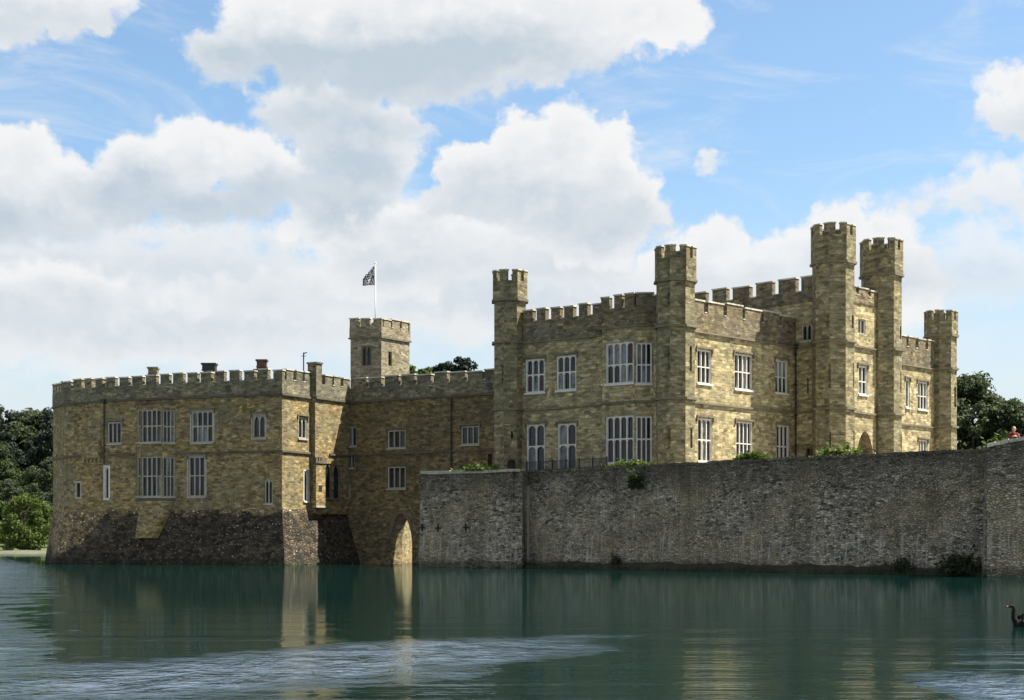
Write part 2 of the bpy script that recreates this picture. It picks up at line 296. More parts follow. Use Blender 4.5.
# ------------------------------------------------------------------ mesh helpers
class MB:
    def __init__(s): s.v = []; s.f = []; s.m = []; s.mats = []; s.uvf = None; s.fu = {}
    def mi(s, mat):
        if mat is None: return 0
        if mat not in s.mats: s.mats.append(mat)
        return s.mats.index(mat)
    def poly(s, pts, mat=None):
        i = len(s.v); s.v += [tuple(p) for p in pts]; s.f.append(tuple(range(i, i+len(pts)))); s.m.append(s.mi(mat))
        if s.uvf: s.fu[len(s.f)-1] = [s.uvf(*p) for p in pts]
    def hexa(s, c, mat=None):          # c: 8 corners, bottom ring then top ring
        for q in ((3, 2, 1, 0), (4, 5, 6, 7), (0, 1, 5, 4), (1, 2, 6, 5), (2, 3, 7, 6), (3, 0, 4, 7)):
            s.poly([c[k] for k in q], mat)
    def wbox(s, W, s0, s1, z0, z1, d0, d1, mat=None):   # box in a wall's frame; d outward
        c = [W.p(s0, z0, d1), W.p(s1, z0, d1), W.p(s1, z0, d0), W.p(s0, z0, d0), W.p(s0, z1, d1), W.p(s1, z1, d1), W.p(s1, z1, d0), W.p(s0, z1, d0)]
        s.hexa(c, mat)
    def box(s, x0, x1, y0, y1, z0, z1, mat=None):
        s.hexa([(x0, y0, z0), (x1, y0, z0), (x1, y1, z0), (x0, y1, z0), (x0, y0, z1), (x1, y0, z1), (x1, y1, z1), (x0, y1, z1)], mat)
    def tube(s, pts, rads, k=8, mat=None, caps=True):
        pts = [Vector(p) for p in pts]; rings = []
        for i, p in enumerate(pts):
            t = (pts[min(i+1, len(pts)-1)]-pts[max(i-1, 0)]).normalized()
            a = t.orthogonal().normalized() if abs(t.z) > 0.99 else t.cross(Vector((0, 0, 1))).normalized()
            b = t.cross(a).normalized(); r = rads[i] if isinstance(rads, (list, tuple)) else rads
            rings.append([p+(a*math.cos(2*math.pi*j/k)+b*math.sin(2*math.pi*j/k))*r for j in range(k)])
        base = len(s.v); m = s.mi(mat)
        for rg in rings: s.v += [tuple(q) for q in rg]
        for i in range(len(rings)-1):
            for j in range(k):
                s.f.append((base+i*k+j, base+(i+1)*k+j, base+(i+1)*k+(j+1) % k, base+i*k+(j+1) % k)); s.m.append(m)
        if caps:
            s.f.append(tuple(base+j for j in range(k))); s.m.append(m)
            s.f.append(tuple(base+(len(rings)-1)*k+j for j in reversed(range(k)))); s.m.append(m)
    def ball(s, c, r, k=12, mat=None):
        c = Vector(c); r = Vector(r) if not isinstance(r, (int, float)) else Vector((r, r, r)); h = k//2; base = len(s.v); m = s.mi(mat)
        for i in range(h+1):
            th = math.pi*i/h
            for j in range(k):
                ph = 2*math.pi*j/k; s.v.append((c.x+r.x*math.sin(th)*math.cos(ph), c.y+r.y*math.sin(th)*math.sin(ph), c.z+r.z*math.cos(th)))
        for i in range(h):
            for j in range(k):
                s.f.append((base+i*k+j, base+(i+1)*k+j, base+(i+1)*k+(j+1) % k, base+i*k+(j+1) % k)); s.m.append(m)
    def build(s, name, mat=None, parent=None, origin=None, smooth=False):
        o = Vector((0, 0, 0))
        if origin is not None: o = Vector(origin)
        elif parent is not None: o = root_loc(parent)
        me = bpy.data.meshes.new(name)
        me.from_pydata([(x-o.x, y-o.y, z-o.z) for x, y, z in s.v], [], s.f)
        for mm in (s.mats or [mat]): me.materials.append(mm)
        if s.mats and len(s.mats) > 1: me.polygons.foreach_set('material_index', s.m)
        uvl = me.uv_layers.new(name='UVMap').data
        for p in me.polygons:                       # metres on the face: horizontal run and height
            n = p.normal
            if p.index in s.fu:
                for li, c in zip(p.loop_indices, s.fu[p.index]): uvl[li].uv = c
            elif abs(n.z) > 0.75:
                for li in p.loop_indices: c = me.vertices[me.loops[li].vertex_index].co; uvl[li].uv = (c.x+o.x, c.y+o.y)
            else:
                t = Vector((-n.y, n.x)).normalized()
                for li in p.loop_indices: c = me.vertices[me.loops[li].vertex_index].co; uvl[li].uv = ((c.x+o.x)*t.x+(c.y+o.y)*t.y, c.z+o.z)
        if smooth: me.polygons.foreach_set('use_smooth', [True]*len(me.polygons))
        ob = bpy.data.objects.new(name, me); COL.objects.link(ob)
        if parent is not None: ob.parent = parent
        else: ob.location = o
        return ob

def root_loc(o):
    while o.parent is not None: o = o.parent
    return Vector(o.location)
def tag(o, label=None, cat=None, group=None, kind=None):
    if label: o['label'] = label
    if cat: o['category'] = cat
    if group: o['group'] = group
    if kind: o['kind'] = kind
    return o
def thing(name, label, cat, loc=(0, 0, 0), group=None):
    o = bpy.data.objects.new(name, None); COL.objects.link(o); o.location = loc; o.empty_display_size = 0.5
    return tag(o, label, cat, group)
def structure(mb, name, mat, smooth=False):
    return tag(mb.build(name, mat, smooth=smooth), kind='structure')

def PL(px, D): return Vector(((px-512)*D/F, D))         # plan point on the line of sight of a column, at a distance D
def ZY(py, D): return EYE+(HZ-py)*D/F                    # height seen at a row, at a distance D

class Wall:
    """plan segment A>B, left to right seen from outside; s along it, d outward"""
    def __init__(s, A, B):
        s.A = Vector(A); s.B = Vector(B); s.L = (s.B-s.A).length; s.t = (s.B-s.A)/s.L; s.n = Vector((s.t.y, -s.t.x)); s.open = []
    def p(s, a, z, d=0.0):
        q = s.A+s.t*a+s.n*d; return (q.x, q.y, z)
    def at(s, px):
        k = (px-512)/F
        return (k*s.A.y-s.A.x)/(s.t.x-k*s.t.y)
    def rect(s, x0, x1, y0, y1):
        a, b = s.at(x0), s.at(x1); D = (s.A+s.t*((a+b)/2)).y
        return a, b, ZY(y1, D), ZY(y0, D)
def wall_face(mb, W, z0, z1, mat=None, reveal=0.30, s0=0.0, s1=None):
    s1 = W.L if s1 is None else s1
    ss = sorted({s0, s1}|{min(max(v, s0), s1) for o in W.open for v in o[:2]})
    zs = sorted({z0, z1}|{min(max(v, z0), z1) for o in W.open for v in o[2:4]})
    for i in range(len(ss)-1):
        for j in range(len(zs)-1):
            cs, cz = (ss[i]+ss[i+1])/2, (zs[j]+zs[j+1])/2
            if any(o[0] < cs < o[1] and o[2] < cz < o[3] for o in W.open): continue
            mb.poly([W.p(ss[i], zs[j]), W.p(ss[i+1], zs[j]), W.p(ss[i+1], zs[j+1]), W.p(ss[i], zs[j+1])], mat)
    for o in W.open:
        a, b, c, d = o[:4]; r = o[4] if len(o) > 4 else reveal
        if c >= z1 or d <= z0: continue
        c, d = max(c, z0), min(d, z1)
        mb.poly([W.p(a, c), W.p(a, d), W.p(a, d, -r), W.p(a, c, -r)], mat); mb.poly([W.p(b, d), W.p(b, c), W.p(b, c, -r), W.p(b, d, -r)], mat)
        mb.poly([W.p(a, d), W.p(b, d), W.p(b, d, -r), W.p(a, d, -r)], mat); mb.poly([W.p(b, c), W.p(a, c), W.p(a, c, -r), W.p(b, c, -r)], mat)

def offset(pts, d):
    pts = [Vector(p) for p in pts]; out = []
    for i, p in enumerate(pts):
        ns = []
        if i > 0: t = (p-pts[i-1]).normalized(); ns.append(Vector((t.y, -t.x)))
        if i < len(pts)-1: t = (pts[i+1]-p).normalized(); ns.append(Vector((t.y, -t.x)))
        if len(ns) == 1: out.append(p+ns[0]*d)
        else:
            m = (ns[0]+ns[1]); m.normalize(); out.append(p+m*(d/max(m.dot(ns[0]), 0.35)))
    return out
def offset_closed(pts, d):
    n = len(pts); q = [pts[-1]]+list(pts)+[pts[0]]
    return offset(q, d)[1:-1]
def band(mb, pts, z0, z1, d_out, d_in, mat=None, closed=False, d_out_top=None):
    off = offset_closed if closed else offset
    o0 = off(pts, d_out); o1 = off(pts, d_out if d_out_top is None else d_out_top); i0 = off(pts, d_in)
    n = len(pts)
    for k in range(n if closed else n-1):
        a, b = k, (k+1) % n
        mb.hexa([(*o0[a], z0), (*o0[b], z0), (*i0[b], z0), (*i0[a], z0), (*o1[a], z1), (*o1[b], z1), (*i0[b], z1), (*i0[a], z1)], mat)
def prism(mb, pts, z0, z1, mat=None, bottom=False):
    n = len(pts)
    for k in range(n):
        a, b = pts[k], pts[(k+1) % n]
        mb.poly([(a[0], a[1], z0), (b[0], b[1], z0), (b[0], b[1], z1), (a[0], a[1], z1)], mat)
    mb.poly([(p[0], p[1], z1) for p in pts], mat)

def merlons(mb, cope, W, zn, zt, pitch, gap, thick=0.42, d=0.06, s0=0.0, s1=None, seed=0, start=None):
    """solid merlons with weathered copings between s0 and s1, notches of width gap"""
    rnd = random.Random(seed); s1 = W.L if s1 is None else s1
    n = max(1, round((s1-s0+gap)/pitch)); p = (s1-s0+gap)/n
    for i in range(n):
        a = s0+i*p+rnd.uniform(-0.09, 0.07)*(i > 0); b = s0+i*p+(p-gap)+rnd.uniform(-0.07, 0.09)*(i < n-1)
        h = zt+rnd.uniform(-0.11, 0.06)
        mb.wbox(W, a, b, zn, h, d-thick, d)
        cope.wbox(W, a-0.05, b+0.05, h, h+0.10, d-thick-0.05, d+0.055)
        if i < n-1:
            cope.wbox(W, b+0.052, b+gap-0.052, zn, zn+0.07, d-thick-0.03, d+0.04)

# ------------------------------------------------------------------ windows
WR = random.Random(11)
def light_head(mb, W, a, b, zt, rise, d0, d1, mat, pointed=False):
    m = (a+b)/2; k = 5; L = []
    for i in range(k+1):
        u = i/k
        y = math.sin(u*math.pi/2)**(0.8) if not pointed else math.sin(u*math.pi/2*0.98)**0.95
        x = (1-math.cos(u*math.pi/2)) if not pointed else u**1.15
        L.append((x, y))
    for side in (0, 1):
        pts = [((a+(m-a)*x) if side == 0 else (b-(b-m)*x), zt-rise+rise*y) for x, y in L]
        cx = a if side == 0 else b
        for i in range(k):
            mb.poly([W.p(cx, zt, d1), W.p(*pts[i], d1), W.p(*pts[i+1], d1)], mat)
            mb.poly([W.p(*pts[i], d1), W.p(*pts[i+1], d1), W.p(*pts[i+1], d0), W.p(*pts[i], d0)], mat)

def window(parent, W, rect, lights=3, transom=None, head='arch', mat=None, hood=True, sill=True, fw=0.11, mw=0.085, curtain=0.25, label=None, dep=0.30, glazing=False, surround=0.0, name='window'):
    """stone window set in an opening of wall W (cut by wall_face): frame with mullions and transom, panes, hood mould and sill"""
    a, b, z0, z1 = rect
    W.open.append((a, b, z0, z1, dep))
    mat = mat or M_DRESS
    fr = MB(); di, do = -dep+0.03, -0.05
    e = 0.004
    fr.wbox(W, a+e, a+fw, z0+e, z1-e, di, do); fr.wbox(W, b-fw, b-e, z0+e, z1-e, di, do)
    fr.wbox(W, a+fw, b-fw, z1-fw, z1-e, di, do); fr.wbox(W, a+fw, b-fw, z0+e, z0+fw*0.8, di, do)
    if surround:
        fr.wbox(W, a-surround, a-0.002, z0-0.02, z1+surround, -0.1, 0.012); fr.wbox(W, b+0.002, b+surround, z0-0.02, z1+surround, -0.1, 0.012)
        fr.wbox(W, a, b, z1+0.002, z1+surround, -0.1, 0.012)
    zt = None if transom is None else z0+(z1-z0)*transom
    w = (b-a-2*fw-(lights-1)*mw)/lights
    gl = MB()
    tiers = [(z0+fw*0.8, z1-fw)] if zt is None else [(z0+fw*0.8, zt-mw/2), (zt+mw/2, z1-fw)]
    for i in range(lights):
        s0 = a+fw+i*(w+mw)
        if i < lights-1: fr.wbox(W, s0+w, s0+w+mw, z0+fw*0.8, z1-fw, di+0.03, do-0.02)
        for (q0, q1) in tiers:
            if head != 'square':
                light_head(fr, W, s0, s0+w, q1, min(w*(0.5 if head == 'arch' else 0.95), (q1-q0)*0.45), di+0.06, do-0.03, mat, head == 'point')
            g = M_GLASS2 if WR.random() < curtain else M_GLASS
            t1, t2 = WR.uniform(-0.02, 0.02), WR.uniform(-0.02, 0.02); dg = -dep+0.11
            gl.poly([W.p(s0, q0, dg-t1-t2), W.p(s0+w, q0, dg+t1-t2), W.p(s0+w, q1, dg+t1+t2), W.p(s0, q1, dg-t1+t2)], g)
            if glazing and w > 0.25:      # thin glazing bars
                nb = max(1, int((q1-q0)/0.55))
                for k in range(1, nb+1):
                    zz = q0+(q1-q0)*k/(nb+1); fr.wbox(W, s0, s0+w, zz-0.012, zz+0.012, dg+0.045, dg+0.07)
    if zt is not None: fr.wbox(W, a+fw, b-fw, zt-mw/2, zt+mw/2, di+0.02, do-0.015)
    o = fr.build(name, mat, parent)
    if label: o['label'] = label
    gl.build('pane', None, o)
    if hood:
        hm = MB(); hw = 0.16
        hm.wbox(W, a-hw, b+hw, z1+0.08, z1+0.20, -0.05, 0.11); hm.wbox(W, a-hw, a-hw+0.10, z1-0.22, z1+0.078, -0.05, 0.10); hm.wbox(W, b+hw-0.10, b+hw, z1-0.22, z1+0.078, -0.05, 0.10)
        hm.build('hood_mould', M_STRMAIN, o)
    if sill:
        sm = MB(); sm.wbox(W, a-0.08, b+0.08, z0-0.13, z0-0.003, -0.2, 0.10); sm.build('sill', mat, o)
    return o
def slit(parent, W, rect, dep=0.16, surround=0.0):
    a, b, z0, z1 = rect; W.open.append((a, b, z0, z1, dep))
    m = MB(); m.poly([W.p(a-0.02, z0-0.02, -dep+0.01), W.p(b+0.02, z0-0.02, -dep+0.01), W.p(b+0.02, z1+0.02, -dep+0.01), W.p(a-0.02, z1+0.02, -dep+0.01)], M_DARK)  # near-black back panel painted as the unlit inside of the slit
    if surround:
        q = surround
        m.wbox(W, a-q, a-0.002, z0-q, z1+q, -0.1, 0.015, M_DRESS); m.wbox(W, b+0.002, b+q, z0-q, z1+q, -0.1, 0.015, M_DRESS)
        m.wbox(W, a, b, z1+0.002, z1+q, -0.1, 0.015, M_DRESS); m.wbox(W, a, b, z0-q, z0-0.002, -0.1, 0.015, M_DRESS)
    return m.build('arrow_slit', None, parent)
def drainpipe(parent, W, s, z0, z1, hopper=True):
    m = MB(); m.tube([W.p(s, z0, 0.12), W.p(s, z1, 0.12)], 0.055, 8)
    z = z0+1.0
    while z < z1-0.5: m.wbox(W, s-0.12, s+0.12, z, z+0.07, 0.0, 0.21); z += 2.2
    if hopper: m.wbox(W, s-0.17, s+0.17, z1-0.05, z1+0.30, 0.0, 0.30)
    return m.build('drainpipe', M_IRON, parent)
# ------------------------------------------------------------------ GLORIETTE: the old keep at the left
P0, P1, P2, P3 = PL(53, 138), PL(64, 134.2), PL(104, 131.3), PL(282, 125)
P4 = PL(345.5, 132.6)
tR = (P4-P3).normalized(); nR = Vector((tR.y, -tR.x))
ZS1, ZS2, ZN, ZT, ZB = 8.9, 13.35, 14.5, 15.25, 4.35
keep = thing('old_keep', 'low golden stone keep with dark sloping base rising from the water, left of archway', 'castle', (-26, 134, 0))
sA, sB, sC = Wall(P0, P1), Wall(P1, P2), Wall(P2, P3)
stepS = 0.44*(P4-P3).length
Q0 = P3+tR*stepS; Q1 = Q0+nR*0.42
sD = Wall(P3, Q0); sE = Wall(Q1, P4+nR*0.42)
BK = [PL(350, 151), PL(75, 158)]

# bay of the hall windows: canted oriel from below the parapet to a tapered foot
bs0, bs1 = sC.at(136.2), sC.at(175.5)
sCo = Wall(sC.A+sC.n*0.62, sC.B+sC.n*0.62)
bay_p = [sC.A+sC.t*bs0, sCo.A+sCo.t*sCo.at(140.6), sCo.A+sCo.t*sCo.at(162), sC.A+sC.t*bs1]
bW = [Wall(bay_p[i], bay_p[i+1]) for i in range(3)]
# openings are cut where the windows stand
window(keep, sC, sC.rect(107.5, 121.5, 422, 443.5), 3, None, 'square', M_DRESS, curtain=0.1)
window(keep, sC, sC.rect(191.5, 213, 411, 442.5), 4, 0.52, 'arch', M_DRESS, curtain=0.1, surround=0.14)
window(keep, sC, sC.rect(188.5, 205, 456.5, 496.5), 3, 0.52, 'square', M_DRESS, curtain=0.05, surround=0.14)
window(keep, sC, sC.rect(252.5, 265.5, 415, 438), 2, None, 'point', M_DRESS, curtain=0.2, surround=0.10)
window(keep, sC, sC.rect(264.5, 272.5, 480, 503.5), 2, None, 'point', M_DRESS, hood=False, curtain=0, fw=0.08)
window(keep, sC, sC.rect(104.8, 108.8, 467, 498.5), 1, None, 'point', M_WHITE, hood=False, curtain=0, fw=0.07, surround=0.12, name='lancet_window')
slit(keep, sB, sB.rect(76.8, 80.2, 483, 497), surround=0.17)
for Wb, x0, x1, n in ((bW[0], 136.9, 140.6, 1), (bW[1], 141.6, 161.4, 4), (bW[2], 162.6, 175.0, 3)):
    a0, b0 = max(Wb.at(x0), 0.07), min(Wb.at(x1), Wb.L-0.07)
    Dm = Wb.A.y
    window(keep, Wb, (a0, b0, ZY(442.5, Dm), ZY(410, Dm)), n, 0.5, 'arch', M_DRESS, hood=False, curtain=0.12, fw=0.08, name='bay_window')
    window(keep, Wb, (a0, b0, ZY(496.5, Dm), ZY(457, Dm)), n, 0.51, 'square', M_DRESS, hood=False, curtain=0.05, fw=0.08, name='bay_window')
# sunlit face
window(keep, sD, sD.rect(298.5, 307.0, 417, 438.5), 2, None, 'point', M_DRESS, curtain=0.2)
window(keep, sE, sE.rect(325.0, 331.8, 463.5, 498), 1, None, 'point', M_STRMAIN, hood=False, curtain=0, fw=0.05, name='lancet_window')
window(keep, sE, sE.rect(333.6, 340.4, 464.5, 498.5), 1, None, 'point', M_STRMAIN, hood=False, curtain=0, fw=0.05, name='lancet_window')
window(keep, sD, sD.rect(304.2, 308.4, 471, 501), 1, None, 'point', M_WHITE, hood=False, curtain=0, fw=0.08, surround=0.10, name='lancet_window')
wb = MB()
bayz0, bayz1 = ZY(499, 129.5), ZY(405, 129.5)
# the plain wall behind the bay is opened so the bay reads hollow
sC.open.append((bs0+0.06, bs1-0.06, bayz0+0.1, bayz1-0.1, 0.02))
for W in (sA, sB, sC, sD, sE): wall_face(wb, W, ZB-0.3, ZS2+0.02)
ret = Wall(Q0, Q1); wall_face(wb, ret, ZB-0.3, ZS2+0.02)
for a, b in ((P4+nR*0.42, BK[0]), (BK[0], BK[1]), (BK[1], P0)): wall_face(wb, Wall(a, b), -1.5, ZS2+0.02)
for W in bW: wall_face(wb, W, bayz0, bayz1)
wb.poly([(*p, bayz1) for p in bay_p]);
bay_foot = [sC.A+sC.t*sC.at(141), sC.A+sC.t*(sC.at(141)+0.1)+sC.n*0.95, sC.A+sC.t*(sC.at(159))+sC.n*0.95, sC.A+sC.t*sC.at(163)]
zf = ZY(538, 129)
for i in range(3):
    wb.poly([(*bay_foot[i], zf), (*bay_foot[i+1], zf), (*bay_p[i+1], bayz0), (*bay_p[i], bayz0)])
# garderobe box on corbels at the corner
g0, g1 = sB.at(84.5), sB.at(101.5)
wb.wbox(sB, g0, g1, ZY(458.5, 131.8), ZY(441, 131.8), 0.0, 0.30)
for k in range(5): wb.wbox(sB, g0+0.04+(g1-g0-0.25)*k/4, g0+0.04+(g1-g0-0.25)*k/4+0.20, ZY(462.2, 131.8), ZY(458.5, 131.8)-0.004, 0.0, 0.26)
for k in range(16):
    pass
wb.build('wall', M_GLOR, keep)
gp = MB(); s0g = sE.at(314.5); zg0, zg1 = ZY(506, 129), ZY(464, 129)
gp.wbox(sE, sE.at(313.2), sE.at(322.6), zg0, zg1, 0.0, 0.28); 
o = gp.build('oriel', M_GLOR, keep)
gq = MB(); gq.wbox(sE, sE.at(312.4), sE.at(323.4), zg1+0.003, zg1+0.22, -0.05, 0.36)
for k in range(3):
    a = sE.at(312.6)+k*0.36; gq.wbox(sE, a, a+0.22, zg1+0.223, zg1+0.5, 0.1, 0.35)
gq.build('oriel_roof', M_STRING, o)
gq = MB(); gq.wbox(sE, sE.at(315.8), sE.at(319.2), ZY(492, 129), ZY(485.5, 129), 0.20, 0.284, M_DARK)  # dark block set on the oriel face, painting the shade of a niche
gq.build('niche_shade', None, o); gq = MB(); gq.wbox(sE, sE.at(313), sE.at(323), zg0-0.14, zg0-0.003, 0.0, 0.34, M_DRESS); gq.build('sill', None, o)
# sloping base standing in the water
bt = MB(); chain = [P0, P1, P2, P3, P4+tR*0.6]
top = offset(chain, 0.03); low = offset(chain, 1.05)
low[0] = P0+Vector((-0.85, -0.4)); low[-1] = P4+tR*0.6+nR*2.2
rr = random.Random(4)
for i in range(len(chain)-1):
    seg = max(2, int((chain[i+1]-chain[i]).length/0.55)); rows = 7
    def bp(u, v):
        a = top[i].lerp(top[i+1], u); b = low[i].lerp(low[i+1], u); q = a.lerp(b, v); z = ZB+(-1.5-ZB)*v
        k = mnoise.noise(Vector((q.x*0.9, q.y*0.9, z*1.1)))*0.10*(0 if (v in (0,) ) else 1)*(1 if 0 < u < 1 else 0)
        nn = (b-a).normalized(); return (q.x+nn.x*k, q.y+nn.y*k, z+(mnoise.noise(Vector((q.x*0.5, q.y*0.5, 3)))*0.18 if v == 0 else 0))
    tg = (chain[i+1]-chain[i]).normalized(); bt.uvf = lambda x, y, z, tg=tg: (x*tg.x+y*tg.y, z*1.05)
    for a in range(seg):
        for b in range(rows):
            bt.poly([bp(a/seg, (b+1)/rows), bp((a+1)/seg, (b+1)/rows), bp((a+1)/seg, b/rows), bp(a/seg, b/rows)])
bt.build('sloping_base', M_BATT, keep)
# parapet
pr = MB(); cp = MB()
chainp = [P0, P1, P2, P3, Q0+Vector(nR*0.0)]
band(pr, [P0, P1, P2, P3, Q0-tR*0.01], ZS2+0.02, ZN, 0.06, -0.40)
band(pr, [Q0+nR*0.42, P4+nR*0.42], ZS2+0.02, ZN, 0.06, -0.85)
merlons(pr, cp, sA, ZN, ZT, 1.22, 0.42, s0=0.1, seed=1)
merlons(pr, cp, sB, ZN, ZT, 1.30, 0.45, seed=2, s1=sB.L-0.1)
merlons(pr, cp, sC, ZN, ZT, 1.27, 0.45, seed=3, s0=0.25, s1=sC.L+0.06)
merlons(pr, cp, sD, ZN, ZT, 1.25, 0.42, seed=5, s0=0.52)
merlons(pr, cp, sE, ZN, ZT, 1.15, 0.38, seed=6, s0=1.3, s1=sE.L-0.05)
pp = pr.build('parapet', M_GLORP, keep); cp.build('coping', M_COPE, pp)
# rear parapet merlons seen through the notches
pr = MB(); cp = MB()
Wr = Wall(BK[1]+Vector((2, -8)), BK[0]+Vector((-3, -6)))
pr.wbox(Wr, 0, Wr.L, ZS2, ZN-0.1, -0.3, 0.1); merlons(pr, cp, Wr, ZN-0.1, ZT-0.1, 1.7, 0.6, seed=9)
pp = pr.build('rear_parapet', M_GLORP, keep); cp.build('coping', M_COPE, pp)
rf = MB(); rf.poly([(*p, ZS2+0.1) for p in (P0, P1, P2, P3, P4, BK[0], BK[1])]); rf.build('roof', M_LEAD, keep)
def course(parent, mat, *a, **k):
    m_ = MB(); band(m_, *a, **k); return m_.build('string_course', mat, parent)
for z in (ZS2, ):
    course(keep, M_STRING, [P0, P1, P2, P3, Q0-tR*0.01], z-0.10, z+0.06, 0.16, -0.05); course(keep, M_STRING, [Q0+nR*0.42, P4+nR*0.42], z-0.10, z+0.06, 0.16, -0.05)
for pts in ([P0, P1, P1.lerp(P2, 0.48)], [P2+sC.t*0.3, sC.A+sC.t*(bs0-0.15)], [sC.A+sC.t*(bs1+0.1), P3, Q0-tR*0.01], [Q0+nR*0.42+tR*1.9, P4+nR*0.42]):
    course(keep, M_STRING, pts, ZS1-0.09, ZS1+0.07, 0.13, -0.05)
bo = offset(bay_p, 0.0)
course(keep, M_STRING, bay_p, bayz1, bayz1+0.16, 0.10, -0.1); course(keep, M_STRING, bay_p, bayz0-0.14, bayz0, 0.08, -0.1)
drainpipe(keep, sC, sC.at(104.8), ZY(464, 131), ZS2-0.15)
# roof chimneys, stack and aerial
def chimney(parent, px, D, w, z0, z1, mat, cap=True, label=None, pot=False):
    c = PL(px, D); m = MB(); h = w/2
    m.box(c.x-h, c.x+h, c.y-h*0.9, c.y+h*0.9, z0, z1)
    if cap: m.box(c.x-h-0.09, c.x+h+0.09, c.y-h*0.9-0.09, c.y+h*0.9+0.09, z1, z1+0.14); m.box(c.x-h-0.04, c.x+h+0.04, c.y-h*0.9-0.04, c.y+h*0.9+0.04, z1-0.5, z1-0.4)
    o = m.build('chimney', mat, parent)
    if label: o['label'] = label
    if pot:
        p = MB(); p.tube([(c.x, c.y, z1+0.14), (c.x, c.y, z1+0.5)], [0.2, 0.16], 10); p.build('chimney_pot', M_BRICK, o)
    return o
chimney(keep, 153.5, 133, 0.75, ZS2, ZY(369, 133), M_TOWER, label='rounded pale chimney stack')
chimney(keep, 209.5, 132, 1.05, ZY(371, 132), ZY(365.2, 132), M_IRON, label='black metal chimney cowl on legs')
m = MB(); c = PL(209.5, 132)
for a in (-0.38, 0.38): m.box(c.x+a-0.06, c.x+a+0.06, c.y-0.1, c.y+0.1, ZS2, ZY(371, 132))
m.build('chimney_leg', M_BRICK, keep)
chimney(keep, 262, 129, 0.75, ZS2, ZY(361.5, 129), M_BRICK, label='dark red brick chimney', pot=False)
m = MB(); c = PL(262, 129); m.box(c.x-0.62, c.x+0.62, c.y-0.5, c.y+0.5, ZS2, ZY(369.5, 129)); m.build('chimney_base', M_GLORP, keep)
m = MB(); a, b = sE.at(310.8), sE.at(321.0); m.wbox(sE, 0.02, b, ZS2+0.08, ZY(364, 128.5), -0.75, 0.10); m.wbox(sE, -0.05, b+0.07, ZY(364, 128.5)+0.002, ZY(362.3, 128.5), -0.82, 0.17)
tag(m.build('chimney', M_GLORP, keep), 'stone chimney stack on the sunlit wall')
c = PL(303.6, 134); m = MB(); m.tube([(c.x, c.y, ZS2), (c.x, c.y, ZY(352.5, 134))], 0.055, 6); m.tube([(c.x-0.02, c.y, ZY(353.5, 134)), (c.x+0.28, c.y, ZY(352.5, 134))], 0.05, 6); m.tube([(c.x-0.18, c.y, ZY(356, 134)), (c.x+0.18, c.y, ZY(356, 134))], 0.03, 6)
m.build('aerial', M_IRON, keep)

# ------------------------------------------------------------------ LINK RANGE with the archway
L0, L1 = P4+tR*0.0, PL(502, 124.3)
link = thing('link_range', 'dark brown battlemented range with pointed water archway between old keep and main block', 'castle', (-7.5, 129, 0))
lW = Wall(L0, L1+(L1-L0).normalized()*6.5)
window(link, lW, lW.rect(387.5, 405.5, 430, 448), 3, None, 'square', M_DRESS, curtain=0.45)
window(link, lW, lW.rect(387.5, 405.5, 466.5, 488.5), 3, None, 'square', M_DRESS, curtain=0.3, hood=False)
window(link, lW, lW.rect(461, 479, 426, 444.5), 3, None, 'square', M_DRESS, curtain=0.45)
window(link, lW, lW.rect(458.5, 480.5, 464, 482), 4, None, 'square', M_STRMAIN, curtain=0.0, hood=False)
window(link, lW, (lW.at(347.2), lW.at(349.0)+0.75, ZY(445.5, 131.5), ZY(426.5, 131.5)), 2, None, 'square', M_DRESS, curtain=0.2, hood=False, fw=0.07)
window(link, lW, (lW.at(347.2), lW.at(349.0)+0.55, ZY(467.5, 131.5), ZY(452.5, 131.5)), 2, None, 'square', M_DRESS, curtain=0.2, hood=False, fw=0.07)
slit(link, lW, lW.rect(347.6, 349.4, 485, 496.5), surround=0.10)
# narrow doorway beside the turret
dr = lW.rect(487.8, 492.2, 454, 478); lW.open.append(dr+(0.4,))
m = MB(); m.poly([lW.p(dr[0]-.02, dr[2], -0.38), lW.p(dr[1]+.02, dr[2], -0.38), lW.p(dr[1]+.02, dr[3]+.02, -0.38), lW.p(dr[0]-.02, dr[3]+.02, -0.38)]); m.build('door', M_WOOD, link)
ar = lW.rect(390.5, 412.0, 513, 566); zsp = ar[2]
TH = 1.6
lW.open.append((ar[0], ar[1], -1.6, ar[3], TH))
wl = MB(); wall_face(wl, lW, -1.5, ZS2)
# pointed head of the arch, carried through the thickness of the wall
ca, cb, cm = ar[0], ar[1], (ar[0]+ar[1])/2; zt, rise = ar[3], 2.15; k = 8
for side in (0, 1):
    pts = []
    for i in range(k+1):
        u = i/k; x = u**1.35; y = math.sin(u*math.pi/2)
        pts.append(((ca+(cm-ca)*x) if side == 0 else (cb-(cb-cm)*x), zt-rise+rise*y*0.985))
    cx = ca if side == 0 else cb
    for i in range(k):
        for d in (0.0, -TH): wl.poly([lW.p(cx, zt+0.01, d), lW.p(*pts[i], d), lW.p(*pts[i+1], d)])
        wl.poly([lW.p(*pts[i], 0), lW.p(*pts[i+1], 0), lW.p(*pts[i+1], -TH), lW.p(*pts[i], -TH)])
lb = Wall(lW.B-lW.n*TH, lW.A-lW.n*TH)
lb.open.append((lb.L-ar[1], lb.L-ar[0], -1.6, ar[3], 0.01)); wall_face(wl, lb, -1.5, ZS2)
wl.build('wall', M_LINK, link)
vo = MB()      # arch ring of dressed voussoirs
